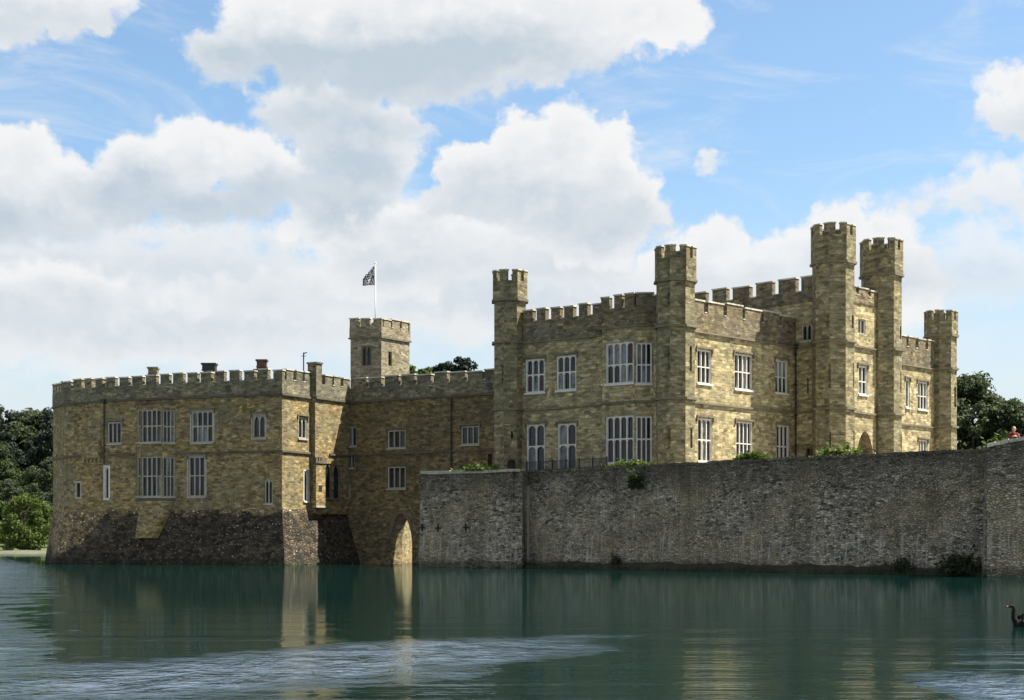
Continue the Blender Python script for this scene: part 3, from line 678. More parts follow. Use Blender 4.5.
for side in (0, 1):
    pr_ = None
    for i in range(k+1):
        u = i/k; x = u**1.35; y = math.sin(u*math.pi/2)*0.985
        inn = ((ca+(cm-ca)*x) if side == 0 else (cb-(cb-cm)*x), zt-rise+rise*y)
        out_ = (inn[0]+(-0.26 if side == 0 else 0.26)*(1-0.4*u), inn[1]+0.24*u)
        if pr_: vo.poly([lW.p(*pr_[0], 0.03), lW.p(*inn, 0.03), lW.p(*out_, 0.03), lW.p(*pr_[1], 0.03)]); vo.poly([lW.p(*pr_[1], 0.03), lW.p(*out_, 0.03), lW.p(*out_, -0.05), lW.p(*pr_[1], -0.05)]); vo.poly([lW.p(*pr_[0], -0.05), lW.p(*inn, -0.05), lW.p(*inn, 0.03), lW.p(*pr_[0], 0.03)])
        pr_ = (inn, out_)
vo.build('arch_ring', M_STRMAIN, link)
pr = MB(); cp = MB()
band(pr, [lW.A+lW.t*0.3, lW.B], ZS2+0.003, ZN-0.05, 0.06, -0.45)
merlons(pr, cp, lW, ZN-0.05, ZT-0.02, 1.60, 0.34, seed=12, s0=0.9, s1=lW.L-0.2)
lr = Wall(lW.A-lW.n*5.5, lW.B-lW.n*5.5)
pp = pr.build('parapet', M_GLORP, link); cp.build('coping', M_COPE, pp)
course(link, M_STRING, [lW.A+lW.t*0.2, lW.B], ZS2-0.10, ZS2+0.05, 0.16, -0.05); course(link, M_STRING, [lW.A+lW.t*0.2, lW.B], ZS1-0.02, ZS1+0.14, 0.13, -0.05)
rf = MB(); rf.poly([lW.p(0, ZS2+0.01, 0), lW.p(lW.L, ZS2+0.01, 0), lW.p(lW.L, ZS2+0.01, -TH), lW.p(0, ZS2+0.01, -TH)]); rf.build('roof', M_LEAD, link)
drainpipe(link, lW, lW.at(452), 5.0, ZS2-0.15, False)
# inner pier of the water passage, sunlit, seen through the arch
m = MB(); pA, pB = PL(392.5, 133.5), PL(413.5, 141); pw = Wall(pA, pB); m.wbox(pw, 0, pw.L, -1.5, 7.5, -2.2, 0.0); m.build('passage_pier', M_GLOR, link)

# ------------------------------------------------------------------ SQUARE TOWER with flag
T0, T1, T2 = PL(350.5, 138.9), PL(381.3, 138), PL(409.5, 141.2)
T3 = T0+(T2-T1)
tw = thing('square_tower', 'small square stone tower flying a flag above the dark brown range', 'tower', ((T0.x+T2.x)/2, (T0.y+T2.y)/2, 0))
ZTS, ZTN, ZTT = 19.5, 20.4, 21.1
tA, tB, tC, tD = Wall(T0, T1), Wall(T1, T2), Wall(T2, T3), Wall(T3, T0)
window(tw, tA, tA.rect(362.2, 371.0, 346.5, 365.5), 2, None, 'point', M_STRMAIN, hood=False, sill=False, curtain=0.0, fw=0.05, surround=0.08)
slit(tw, tA, tA.rect(363.8, 365.4, 377, 384))
window(tw, tB, tB.rect(388.4, 391.8, 351.5, 366), 1, None, 'point', M_STRMAIN, hood=False, sill=False, curtain=0, fw=0.05)
wl = MB()
for W in (tA, tB, tC, tD): wall_face(wl, W, 6.0, ZTS)
wl.build('wall', M_TOWER, tw)
pr = MB(); cp = MB(); pts = [T0, T1, T2, T3]
band(pr, pts, ZTS+0.003, ZTN, 0.06, -0.25, closed=True)
for W, sd in ((tA, 1), (tB, 2), (tC, 3), (tD, 4)):
    merlons(pr, cp, W, ZTN, ZTT, 1.10, 0.32, 0.30, 0.059, s0=-0.05 if sd % 2 else 0.26, s1=W.L+(0.05 if sd % 2 else -0.26), seed=sd)
pp = pr.build('parapet', M_TOWER, tw); cp.build('coping', M_COPE, pp)
st = MB(); band(st, pts, ZTS-0.12, ZTS, 0.13, -0.05, closed=True); st.build('string_course', M_STRMAIN, tw)
rf = MB(); rf.poly([(*p, ZTS-0.2) for p in pts]); rf.build('roof', M_LEAD, tw)
fp = PL(375.3, 139.3); zf0, zf1 = ZTS-0.2, ZY(264, 139.3)
fl = thing('flagpole', 'white flagpole on the square tower with a drooping black and white flag', 'flagpole', (fp.x, fp.y, zf0))
m = MB(); m.tube([(fp.x, fp.y, zf0), (fp.x, fp.y, zf1)], [0.06, 0.04], 8); m.ball((fp.x, fp.y, zf1+0.07), 0.10, 8); m.build('pole', M_POLE, fl, smooth=True)
fm, n = new_mat('flag_cloth')
uvn = n.n('ShaderNodeUVMap').outputs[0]; chk = n.n('ShaderNodeTexVoronoi', {'Vector': n.vm('MULTIPLY', uvn, (0.85, 0.75, 1)), 'Scale': 1.0}, distance='CHEBYCHEV')
fc = n.mix(n.mr(n.n('ShaderNodeSeparateColor', {0: chk.outputs['Color']}).outputs[0], 0.42, 0.5), (0.045, 0.045, 0.06), (0.50, 0.50, 0.52))
finish(n, fc, 0.8)
m = MB(); nu, nv = 14, 10
def flagp(u, v):       # u along the fly, v down the hoist: hanging in soft folds
    x = -u*1.05-0.06; drop = u*1.15+u*u*0.15
    zz = zf1-0.10-v*1.75*(1-0.42*u)-drop*(1-0.35*v)*0.95
    yy = 0.16*math.sin(u*7+v*2.5)*u+0.1*math.sin(v*4)*u
    return (fp.x+x, fp.y+yy-0.05*u, zz)
for i in range(nu):
    for j in range(nv):
        m.poly([flagp(i/nu, (j+1)/nv), flagp((i+1)/nu, (j+1)/nv), flagp((i+1)/nu, j/nv), flagp(i/nu, j/nv)])
fo = m.build('flag', fm, fl, smooth=True)
md = fo.modifiers.new('thickness', 'SOLIDIFY'); md.thickness = 0.012
# ------------------------------------------------------------------ MAIN BLOCK
LC, NC = PL(510, 115.2), PL(675.5, 106.6)
CC = PL(941, 132.6)
ux = (NC-LC).normalized()
vx = (CC-NC).normalized(); nx = Vector((vx.y, -vx.x))
ZM1, ZM2, ZMN, ZMT, ZTER = 11.25, 16.05, 17.45, 18.25, 5.6
main = thing('main_castle_block', 'tall golden castle block with octagonal corner turrets and white mullioned windows behind the moat wall', 'castle', (16, 122, ZTER))
fW, rW = Wall(LC, NC), Wall(NC, CC)
bo_ = 0.75
fb0, fb1, fbm = fW.at(603), fW.at(654.5), None
bayp = [fW.A+fW.t*fb0, fW.A+fW.t*(fb0+0.45)+fW.n*bo_, None, fW.A+fW.t*(fW.at(653.5))]
k = (634.5-512)/F; base = fW.A+fW.n*bo_; sbm = (k*base.y-base.x)/(fW.t.x-k*fW.t.y); bayp[2] = base+fW.t*sbm
bWm = [Wall(bayp[i], bayp[i+1]) for i in range(3)]
def gwin(W, r, n, tr, **kw): return window(main, W, W.rect(*r), n, tr, kw.pop('head', 'arch'), M_WHITE, curtain=kw.pop('curtain', 0.25), **kw)
gwin(fW, (525.6, 544.6, 359, 392.5), 3, 0.53); gwin(fW, (556.4, 576.2, 355.5, 390), 3, 0.52)
gwin(fW, (526.6, 544.6, 424.5, 474), 2, 0.56, fw=0.09, curtain=0.6, sill=False); gwin(fW, (557.8, 576.2, 423.5, 473), 2, 0.57, fw=0.09, curtain=0.6, sill=False)
for W, x0, x1, n in ((bWm[1], 605.8, 633.6, 4), (bWm[2], 636.0, 651.8, 3)):
    Dm = (W.A.y+W.B.y)/2; a, b = W.at(x0), W.at(x1)
    window(main, W, (a, b, ZY(383.5, Dm), ZY(342.5, Dm)), n, 0.46, 'arch', M_WHITE, hood=False, curtain=0.65, fw=0.10, name='bay_window')
    window(main, W, (a, b, ZY(463, Dm), ZY(416, Dm)), n, 0.51, 'arch', M_WHITE, hood=False, curtain=0.15, fw=0.10, name='bay_window')
a, b = 0.08, bWm[0].L-0.08
window(main, bWm[0], (a, b, ZY(383.5, 109), ZY(342.5, 109)), 1, 0.46, 'arch', M_WHITE, hood=False, fw=0.08, name='bay_window'); window(main, bWm[0], (a, b, ZY(463, 109), ZY(416, 109)), 1, 0.51, 'arch', M_WHITE, hood=False, fw=0.08, name='bay_window')
fW.open.append((fb0+0.1, fb1-0.15, ZY(466, 109), ZY(338, 109), 0.02))
# right, sunlit front
for r, n, tr in (((697.2, 711.2, 350, 383.5), 3, 0.49), ((734.6, 752.2, 354.5, 389.5), 4, 0.49), ((775.2, 787.6, 360.5, 393), 3, 0.49),
                 ((697.8, 712.2, 418.5, 461.5), 3, 0.50), ((736.2, 752.4, 422, 463), 4, 0.47), ((776.6, 789, 425.5, 462.5), 3, 0.43)):
    gwin(rW, r, n, tr, curtain=0.2, head='arch' if r[2] > 400 and r[0] < 700 else 'square', fw=0.085, mw=0.075)
gwin(rW, (905.8, 909.6, 379, 407.5), 1, None, curtain=0, head='square'); gwin(rW, (917.8, 927.4, 382, 409.5), 3, 0.48, head='square', curtain=0.2, fw=0.08, mw=0.07); gwin(rW, (918.6, 927.4, 440, 458), 3, None, head='square', curtain=0.1, fw=0.08, mw=0.07)
# gatehouse: projecting tall block between the twin turrets
TG0, TG1, OG = 14.25, 21.3, 3.45
def rp(t, o): return NC+vx*t+nx*o
gS = Wall(rp(TG0, -9.5), rp(TG0, OG)); gF = Wall(rp(TG0, OG), rp(TG1, OG)); gT = Wall(rp(TG1, OG), rp(TG1, -9.5)); gB = Wall(rp(TG1, -9.5), rp(TG0, -9.5))
window(main, gS, gS.rect(801.6, 811.5, 324, 340.5), 2, None, 'point', M_DRESS, hood=False, curtain=0, fw=0.08)
window(main, gS, gS.rect(804.8, 815, 447, 461), 2, None, 'square', M_STRMAIN, curtain=0)
slit(main, gS, gS.rect(806.8, 808.6, 378, 393.5))
window(main, gF, gF.rect(858.0, 865.4, 319, 334), 2, None, 'square', M_DRESS, curtain=0.3, sill=False, hood=False); window(main, gF, gF.rect(858.6, 867.2, 366, 394.5), 2, 0.45, 'square', M_WHITE, curtain=0.4)
da, db, dz0, dz1 = gF.rect(857.5, 872.5, 431, 470); dz0 = ZTER
gF.open.append((da, db, dz0, dz1, 1.6))
wl = MB()
for W in (fW, rW): wall_face(wl, W, ZTER-0.4, ZM2)
for W in bWm: wall_face(wl, W, ZTER-0.4, ZM2+0.3)
for W in (gS, gF, gT, gB): wall_face(wl, W, ZTER-0.4 if W is not gS else ZTER-0.4, 20.0)
BC = CC+(LC-NC)
for a, b in ((CC, BC), (BC, LC)): wall_face(wl, Wall(a, b), 0.2, ZM2)
wl.build('wall', M_MAIN, main)
# round-headed entrance
cm = (da+db)/2; hw = (db-da)/2; em = MB(); kk = 8; rise = 1.35
for side in (0, 1):
    pts = []
    for i in range(kk+1):
        u = i/kk; x = u**1.25; y = math.sin(u*math.pi/2)
        pts.append(((da+hw*x) if side == 0 else (db-hw*x), dz1-rise+rise*y*0.98))
    cx = da if side == 0 else db
    for i in range(kk):
        em.poly([gF.p(cx, dz1+0.01, 0.004), gF.p(*pts[i], 0.004), gF.p(*pts[i+1], 0.004)]); em.poly([gF.p(*pts[i], 0.004), gF.p(*pts[i+1], 0.004), gF.p(*pts[i+1], -1.6), gF.p(*pts[i], -1.6)])
en = em.build('entrance_arch', M_MAIN, main)
m = MB(); m.poly([gF.p(da, dz0, -1.55), gF.p(db, dz0, -1.55), gF.p(db, dz1, -1.55), gF.p(da, dz1, -1.55)]); m.build('door', M_WOOD, en)
# parapets
def parapet(name, W, zs, zn, zt, pitch, gap, seed, s0=0.0, s1=None, mat=M_MAINP, thick=0.42, d=0.07):
    pr = MB(); cp = MB(); s1 = W.L if s1 is None else s1
    pr.wbox(W, s0, s1, zs+0.003, zn, d-thick, d); merlons(pr, cp, W, zn, zt, pitch, gap, thick, d-0.001, s0, s1, seed)
    o = pr.build(name, mat, main); cp.build('coping', M_COPE, o); return o
parapet('parapet', fW, ZM2, ZMN, ZMT, 1.30, 0.42, 21, 1.25, fb0+0.02)
parapet('parapet', fW, ZM2, ZMN, ZMT, 1.0, 0.30, 27, fb1-0.05, fW.L-0.9)
pb = MB(); cb_ = MB(); band(pb, bayp, ZM2+0.32, ZMN+0.15, 0.07, -0.33)
for W, s0, s1, sd in ((bWm[0], 0.0, None, 1), (bWm[1], 0.0, None, 2), (bWm[2], 0.1, None, 3)): merlons(pb, cb_, W, ZMN+0.15, ZMT+0.2, 1.05, 0.30, 0.36, 0.069, s0, s1, 30+sd)
o = pb.build('bay_parapet', M_MAINP, main); cb_.build('coping', M_COPE, o)
parapet('parapet', rW, ZM2, ZMN-0.1, ZMT-0.05, 2.05, 0.34, 22, 1.25, TG0-0.02); parapet('parapet', rW, ZM2, ZMN, ZMT, 1.55, 0.40, 23, TG1+0.02, rW.L-1.2)
parapet('gatehouse_parapet', gS, 19.2, 20.0, 20.95, 2.15, 0.62, 24, 0.0, gS.L-1.4, d=0.08); parapet('gatehouse_parapet', gF, 19.2, 19.75, 20.3, 1.6, 0.5, 25, 1.3, gF.L-1.2, d=0.08)
bayin = [fW.A, bayp[0]]
for z, t in ((ZM1, 0.13), (ZM2, 0.16)):
    course(main, M_STRMAIN, [fW.A+fW.t*1.2, bayp[0]-fW.t*0.002], z-0.12, z+0.002, t, -0.05); course(main, M_STRMAIN, bayp, z-0.10+(0.3 if z > 12 else 0), z+0.05+(0.3 if z > 12 else 0), t, -0.05)
    course(main, M_STRMAIN, [rp(1.2, 0), rp(TG0, 0)], z-0.12, z+0.002, t, -0.05); course(main, M_STRMAIN, [rp(TG1, 0), rp(rW.L-1.2, 0)], z-0.12, z+0.002, t, -0.05)
    course(main, M_STRMAIN, [rp(TG0, 0.0), rp(TG0, OG), rp(TG1, OG), rp(TG1, 0)], z-0.11, z+0.004, t, -0.05)
rf = MB(); rf.poly([(*p, ZM2-0.05) for p in (LC, NC, CC, BC)]); rf.poly([(*rp(TG0, OG), 19.4), (*rp(TG1, OG), 19.4), (*rp(TG1, -9.5), 19.4), (*rp(TG0, -9.5), 19.4)]); rf.poly([(*p, ZM2+0.2) for p in bayp])
rf.build('roof', M_LEAD, main)
drainpipe(main, rW, rW.at(796.3)-0.25, ZTER, ZM2-0.15)
# grey chimney behind the sunlit parapet
# octagonal turrets aligned with the fronts
ang0 = math.atan2(nx.y, nx.x)
def octagon(c, r):          # r: apothem; facet 0 faces like the sunlit front; ordered so that outward is on the right when walking
    R_ = r/math.cos(math.pi/8); return [c+Vector((math.cos(ang0+math.pi/8+i*math.pi/4), math.sin(ang0+math.pi/8+i*math.pi/4)))*R_ for i in range(8)]
def turret(label, c, r, z0, ztop, zring, zstrings, slits, door=None):
    pts = octagon(c, r); root = MB(); fac = [Wall(pts[i], pts[(i+1) % 8]) for i in range(8)]
    holder = []
    # the body goes first so that slits can hang from it
    spec = []
    for (fi, px0, px1, y0, y1) in slits:
        W = min(fac, key=lambda w: abs(((w.A+w.B)/2-c).normalized().angle(Vector((math.cos(fi), math.sin(fi))))))
        a, b = max(W.at(px0), 0.08), min(W.at(px1), W.L-0.08); D = (W.A+W.t*(a+b)/2).y
        if b-a < 0.10: mm = (a+b)/2; a, b = mm-0.07, mm+0.07
        spec.append((W, (a, b, ZY(y1, D), ZY(y0, D)))); W.open.append((a, b, ZY(y1, D), ZY(y0, D), 0.30))
    if door:
        fi, px0, px1, y0, y1 = door
        Wd = min(fac, key=lambda w: abs(((w.A+w.B)/2-c).normalized().angle(Vector((math.cos(fi), math.sin(fi))))))
        a, b = max(Wd.at(px0), 0.10), min(Wd.at(px1), Wd.L-0.10); D = ((Wd.A+Wd.B)/2).y; dsp = (a, b, ZTER, ZY(y0, D)); Wd.open.append(dsp+(0.3,))
    for W in fac: wall_face(root, W, z0, ztop-1.35)
    t = root.build('octagonal_turret', M_TURR, main); t['label'] = label
    for W, (a, b, q0, q1) in spec:
        m = MB(); m.poly([W.p(a-.02, q0-.02, -0.29), W.p(b+.02, q0-.02, -0.29), W.p(b+.02, q1+.02, -0.29), W.p(a-.02, q1+.02, -0.29)]); m.build('arrow_slit', M_DARK, t)
    if door:
        a, b, q0, q1 = dsp; m = MB(); m.poly([Wd.p(a-.02, q0, -0.28), Wd.p(b+.02, q0, -0.28), Wd.p(b+.02, q1+.02, -0.28), Wd.p(a-.02, q1+.02, -0.28)], M_WOOD)
        light_head(m, Wd, a, b, q1+0.004, 0.32, -0.28, 0.004, M_TURR, False); m.build('door', None, t)
    pr = MB(); cp = MB(); zn = ztop-0.72
    band(pr, pts, zring, zn, 0.10, -0.22, closed=True)
    for i in range(8):
        W = Wall(offset_closed(pts, 0.099)[i], offset_closed(pts, 0.099)[(i+1) % 8]); g = W.L*0.14
        for a, b in ((0.0, W.L/2-g), (W.L/2+g, W.L)):
            c_ = [W.p(a, zn, 0), W.p(b, zn, 0), W.p(b, zn, -0.33), W.p(a, zn, -0.33)]
            if a == 0: q = offset_closed(pts, -0.19)[i]; c_[3] = (q.x, q.y, zn)
            else: q = offset_closed(pts, -0.19)[(i+1) % 8]; c_[2] = (q.x, q.y, zn)
            h = ztop+random.Random(i*7+int(c.x*10)).uniform(-0.05, 0.04)
            pr.hexa(c_+[(x, y, h) for x, y, _ in c_])
            cc = [W.p(a, h, 0.05), W.p(b+(0.04 if a == 0 else 0), h, 0.05), W.p(b+(0.04 if a == 0 else 0), h, -0.36), W.p(a, h, -0.36)]
            if a: cc[0] = W.p(a-0.04, h, 0.05); cc[3] = W.p(a-0.04, h, -0.36)
            cp.hexa(cc+[(x, y, h+0.09) for x, y, _ in cc])
    o = pr.build('battlement', M_TURR, t); cp.build('coping', M_COPE, o)
    course(t, M_STRMAIN, pts, zring-0.16, zring-0.003, 0.18, -0.05, closed=True)
    for z in zstrings: course(t, M_STRMAIN, pts, z-0.12, z+0.03, 0.17, -0.05, closed=True)
    return t
FR, RT = -math.pi/2, ang0
turret('octagonal turret at the far left corner with a small dark doorway', LC, 1.13, ZTER-0.3, 21.15, 19.15, (ZM1+0.05, ZM2+0.04), [(FR, 498.0, 500.6, 365, 384), (FR, 511, 513, 431, 438.5)], (FR, 507.5, 517, 459.5, 476))
turret('octagonal turret at the near corner between shaded and sunlit walls', NC, 1.22, ZTER-0.3, 21.25, 19.15, (ZM1+0.05, ZM2+0.04), [(FR, 664, 666, 293, 304), (FR, 665, 667, 346, 370), (FR, 665.6, 667.7, 428, 448), (RT, 689.6, 692, 346, 371), (RT, 690.4, 692.4, 428, 448)])
TA, TB = rp(TG0-0.02, OG-0.22), rp(TG1-0.2, OG-0.36)
turret('tallest octagonal turret, left of the entrance', TA, 1.39, ZTER-0.3, 24.3, 21.75, (ZM1+0.05, ZM2+0.04), [(FR, 826, 828.4, 364, 388), (FR, 827, 829, 432, 452), (RT, 853, 855, 363, 387), (RT, 854.2, 856.2, 431, 455), (FR, 824, 825.6, 315, 328), (RT, 852, 853.6, 315, 328)])
turret('tall octagonal turret right of the entrance', TB, 1.38, ZTER-0.3, 24.2, 21.7, (ZM1+0.05, ZM2+0.04), [(RT, 900.4, 902.4, 371, 393), (RT, 901.4, 903.4, 434, 455), (RT, 900, 901.6, 326, 339)])
turret('slimmer octagonal turret at the far right end', CC, 1.17, ZTER-0.3, 20.8, 18.85, (ZM1+0.05, ZM2+0.04), [(RT, 954.2, 956.2, 387, 407)])
# ------------------------------------------------------------------ MOAT WALL, bastions
ZW = 6.6
A0, A1 = PL(421, 113.4), PL(523, 109.3)
B0, B1 = PL(514, 111.4), PL(990, 84.2)
def wavy_top(z, q, amp=0.07, f=0.6): return (z(q) if callable(z) else z)+mnoise.noise(Vector((q.x*f, q.y*f, 7.7)))*amp+mnoise.noise(Vector((q.x*2.3, q.y*2.3, 1.7)))*amp*0.6
def moat_seg(mb, cope, A, B, z1, batter=0.35, thick=0.7, rows=12, ctop=True, ends=True, step=0.6):
    W = Wall(A, B); n = max(2, int(W.L/step)); mb.uvf = lambda x, y, z: (x*W.t.x+y*W.t.y, z)
    def q(i, j):
        s = W.L*i/n; v = j/rows; b = W.A+W.t*s; zt = wavy_top(z1, b); z = -1.2+(zt+1.2)*v
        d = batter*(1-v)+mnoise.noise(Vector((b.x*0.5, b.y*0.5, z*0.6)))*0.10*(1-v*0.5)+mnoise.noise(Vector((b.x*1.7, b.y*1.7, z*1.9)))*0.035
        return W.p(s, z, d)
    for i in range(n):
        for j in range(rows): mb.poly([q(i, j), q(i+1, j), q(i+1, j+1), q(i, j+1)])
        za, zb = q(i, rows)[2], q(i+1, rows)[2]
        mb.poly([q(i, rows), q(i+1, rows), W.p(W.L*(i+1)/n, zb, -thick), W.p(W.L*i/n, za, -thick)])
        mb.poly([W.p(W.L*(i+1)/n, zb, -thick), W.p(W.L*(i+1)/n, -1.2, -thick), W.p(W.L*i/n, -1.2, -thick), W.p(W.L*i/n, za, -thick)])
    mb.uvf = None
    if ends:
        for i in (0, n):
            for j in range(rows):
                z0_, z1_ = q(i, j)[2], q(i, j+1)[2]; s = W.L*i/n
                mb.poly([q(i, j), q(i, j+1), W.p(s, z1_, -thick), W.p(s, z0_, -thick)])
    return W
def rough_coping(mb, W, z, d0, d1, h, seed, s0=0, s1=None, lmin=0.5, lmax=1.1):
    r = random.Random(seed); s = s0; s1 = W.L if s1 is None else s1
    while s < s1-0.2:
        l = min(r.uniform(lmin, lmax), s1-s); za = wavy_top(z, W.A+W.t*s)+0.002; zb = wavy_top(z, W.A+W.t*(s+l))+0.002; a = r.uniform(0, 0.03); hh = h+r.uniform(-0.03, 0.03); p, q = s+0.012, s+l-0.012
        mb.hexa([W.p(p, za-0.06, d1+a), W.p(q, zb-0.06, d1+a), W.p(q, zb-0.06, d0-a), W.p(p, za-0.06, d0-a), W.p(p, za+hh, d1+a), W.p(q, zb+hh, d1+a), W.p(q, zb+hh, d0-a), W.p(p, za+hh, d0-a)]); s += l
mw = thing('moat_wall', 'long grey rubble moat wall below the castle terrace rising out of the water', 'wall', ((B0.x+B1.x)/2, (B0.y+B1.y)/2, 0))
m = MB(); mW = moat_seg(m, None, B0, B1, ZW); m.build('wall', M_MOAT, mw)
m = MB(); rough_coping(m, mW, ZW, -0.62, 0.05, 0.10, 3, 0.2, None, 0.3, 0.8); m.build('coping', M_MOAT, mw)
ba = thing('angled_bastion', 'shorter grey bastion wall with cross-shaped loops beside the water archway', 'wall', ((A0.x+A1.x)/2, (A0.y+A1.y)/2, 0))
m = MB(); aW = moat_seg(m, None, A0, A1, 6.62, 0.30)
m.build('wall', M_MOAT, ba)
m = MB(); sidew = moat_seg(m, None, A0+Vector((-0.1, 12)), A0, 6.62, 0.25, rows=10); m.build('return_wall', M_MOAT, ba)
m = MB(); moat_seg(m, None, A1, A1+Vector((1.2, 4.5)), 6.62, 0.25, rows=10, ends=False); m.build('return_wall', M_MOAT, ba)
m = MB(); rough_coping(m, aW, 6.62, -0.6, 0.10, 0.15, 5); m.build('coping', M_DRESS, ba)
for px, py in ((439.5, 528), (467, 527.3), (423.5, 527.5)):
    s = aW.at(px); z = ZY(py, 111.5); m = MB(); dd = 0.20
    m.wbox(aW, s-0.045, s+0.045, z-0.26, z+0.26, dd-0.25, dd+0.015); m.wbox(aW, s-0.23, s-0.047, z-0.045, z+0.045, dd-0.25, dd+0.013); m.wbox(aW, s+0.047, s+0.23, z-0.045, z+0.045, dd-0.25, dd+0.013)
    m.build('cross_loop_shade', M_DARK, ba)  # solid dark bars on the wall face, painting the shade of a loop
# taller bastion at the right edge
E0, E1, E2 = PL(987, 80.4), PL(1035, 79.6), PL(1130, 82)
ZR = 6.85
rb = thing('end_bastion', 'slightly taller grey rubble bastion with pale capping at the right end of the moat wall', 'wall', (E0.x, E0.y, 0))
ZRF = lambda q: 6.50+0.40*min(1.0, max(0.0, (q.x-E0.x)/1.7))
m = MB(); eW = moat_seg(m, None, E0, E1, ZRF, 0.25); moat_seg(m, None, E1, E2, ZRF, 0.25); moat_seg(m, None, PL(984.5, 88), E0, 6.5, 0.2, rows=12)
m.build('wall', M_MOAT, rb)
m = MB(); rough_coping(m, eW, ZRF, -0.66, 0.08, 0.13, 15, 0, None, 0.25, 0.4); rough_coping(m, Wall(E1, E2), ZRF, -0.66, 0.08, 0.13, 16); m.build('coping', M_COPE, rb)
# terrace behind the walls, muddy ledge at their foot
t = MB(); off = (-nx)*0
terr = [A0+Vector((0.5, 0.6)), A1+Vector((0.3, 0.5)), B0+mW.n*(-0.6)+mW.t*1.5, B1-mW.n*0.6, PL(1000, 86), PL(1200, 90), Vector((90, 170)), CC+Vector((5, 20)), LC+vx*6, A0+Vector((3, 11))]
prism(t, terr, -1.5, ZTER); structure(t, 'terrace', M_SOIL)
t = MB(); prism(t, [E0+Vector((0.6, 0.55)), E1+Vector((0, 0.55)), E2+Vector((0, 0.55)), E2+Vector((0, 9)), PL(990, 87.5)], ZTER-0.1, 5.85); structure(t, 'bastion_platform', M_SOIL)
lm = MB(); n = 160; rows = 6
lW = Wall(A0+(A1-A0)*0.78, B1) ; foot = Wall(B0, B1)
ledge_mat, nn_ = new_mat('weedy_mud')
oc = nn_.n('ShaderNodeTexCoord').outputs['Object']; a_ = nn_.noise(oc, 1.6, 6, 0.65).outputs[0]; b_ = nn_.noise(oc, 9.0, 5, 0.7).outputs[0]
c_ = nn_.ramp(a_, [(0.3, (0.012, 0.011, 0.007)), (0.5, (0.026, 0.026, 0.012)), (0.7, (0.035, 0.045, 0.014))]); c_ = nn_.mix(1.0, c_, nn_.ramp(b_, [(0.3, (0.5,)*3), (0.7, (1.4,)*3)]), 'MULTIPLY')
finish(nn_, c_, 0.8, b_, 1.0, 0.1, 0.3)
def lq(i, j):
    s = -1.0+(foot.L+1.2)*i/n; v = j/rows; b = foot.A+foot.t*s
    w = 1.15+0.5*mnoise.noise(Vector((b.x*0.35, b.y*0.35, 0))); h = 0.42+0.28*mnoise.noise(Vector((b.x*0.5, b.y*0.5, 4)))+0.10*mnoise.noise(Vector((b.x*2.5, b.y*2.5, 8)))
    d = 0.05+w*v; return foot.p(s, h*(1-v**1.6)-0.9*max(0, v-0.72)+0.05*mnoise.noise(Vector((b.x*3, b.y*3, v*5))), d)
for i in range(n):
    for j in range(rows): lm.poly([lq(i, j+1), lq(i+1, j+1), lq(i+1, j), lq(i, j)])
structure(lm, 'bank_ledge', ledge_mat, True)

# ------------------------------------------------------------------ WATER
wm, n = new_mat('moat_water')
geo = n.n('ShaderNodeNewGeometry').outputs['Position']
sxy = n.n('ShaderNodeSeparateXYZ', {0: geo})
# wind patches: where the breeze touches the surface the ripples are steep, in the lee they are almost gone
WP = n.vm('MULTIPLY', geo, (1, 1, 0))
def patch(cx, cy, rx, ry, rot=0.0):
    p = n.vm('SUBTRACT', WP, (cx, cy, 0))
    if rot: p = n.n('ShaderNodeVectorRotate', {'Vector': p, 'Angle': rot}, rotation_type='Z_AXIS').outputs[0]
    return n.vm('LENGTH', n.vm('MULTIPLY', p, (1/rx, 1/ry, 0)))
wn = n.noise(n.vm('MULTIPLY', WP, (0.55, 0.42, 1)), 1.0, 7, 0.68).outputs[0]
wj = n.math('MULTIPLY', n.math('SUBTRACT', wn, 0.5), 2.0)
pts = [(-2.9, 22.3, 5.8, 1.9, -1.02), (-1.3, 26.0, 1.5, 1.6, 0.0), (5.8, 18.3, 0.7, 2.1, 0.0), (-35.2, 100, 62, 4.0, -1.876), (-10.0, 26, 13, 1.6, -1.876)]
acc = None
for c in pts:
    d = patch(*c); acc = d if acc is None else n.math('SMOOTH_MIN', acc, d, 0.2)
ruff = n.mr(n.math('ADD', acc, wj), 1.50, 0.55, 0.0, 1.0, True)
streak = n.noise(n.vm('MULTIPLY', WP, (0.05, 0.55, 1)), 1.0, 4, 0.6).outputs[0]
near = n.mr(sxy.outputs[1], 45, 18, 0.0, 1.0)
base_amp = n.math('ADD', 0.03, n.math('MULTIPLY', near, n.mr(streak, 0.45, 0.7, 0.05, 0.22)))
chop = n.noise(n.vm('MULTIPLY', WP, (1.7, 0.9, 1)), 1.0, 4, 0.65).outputs[0]
ruff = n.math('MULTIPLY', ruff, n.mr(chop, 0.36, 0.62, 0.25, 1.15))
amp = n.math('ADD', base_amp, n.math('MULTIPLY', ruff, 1.3))
r1 = n.noise(n.vm('MULTIPLY', WP, (2.6, 3.0, 1)), 1.0, 4, 0.6, 0.4).outputs[0]
r2 = n.noise(n.vm('MULTIPLY', WP, (8.0, 9.0, 1)), 1.0, 3, 0.55, 0.3).outputs[0]
r3 = n.noise(n.vm('MULTIPLY', WP, (0.35, 0.8, 1)), 1.0, 3, 0.5).outputs[0]
hgt = n.math('ADD', n.math('MULTIPLY', r1, 0.07), n.math('ADD', n.math('MULTIPLY', r2, 0.018), n.math('MULTIPLY', r3, 0.05)))
hgt = n.math('MULTIPLY', hgt, amp)
bmp = n.n('ShaderNodeBump', {'Height': hgt, 'Strength': 1.0, 'Distance': 1.0})
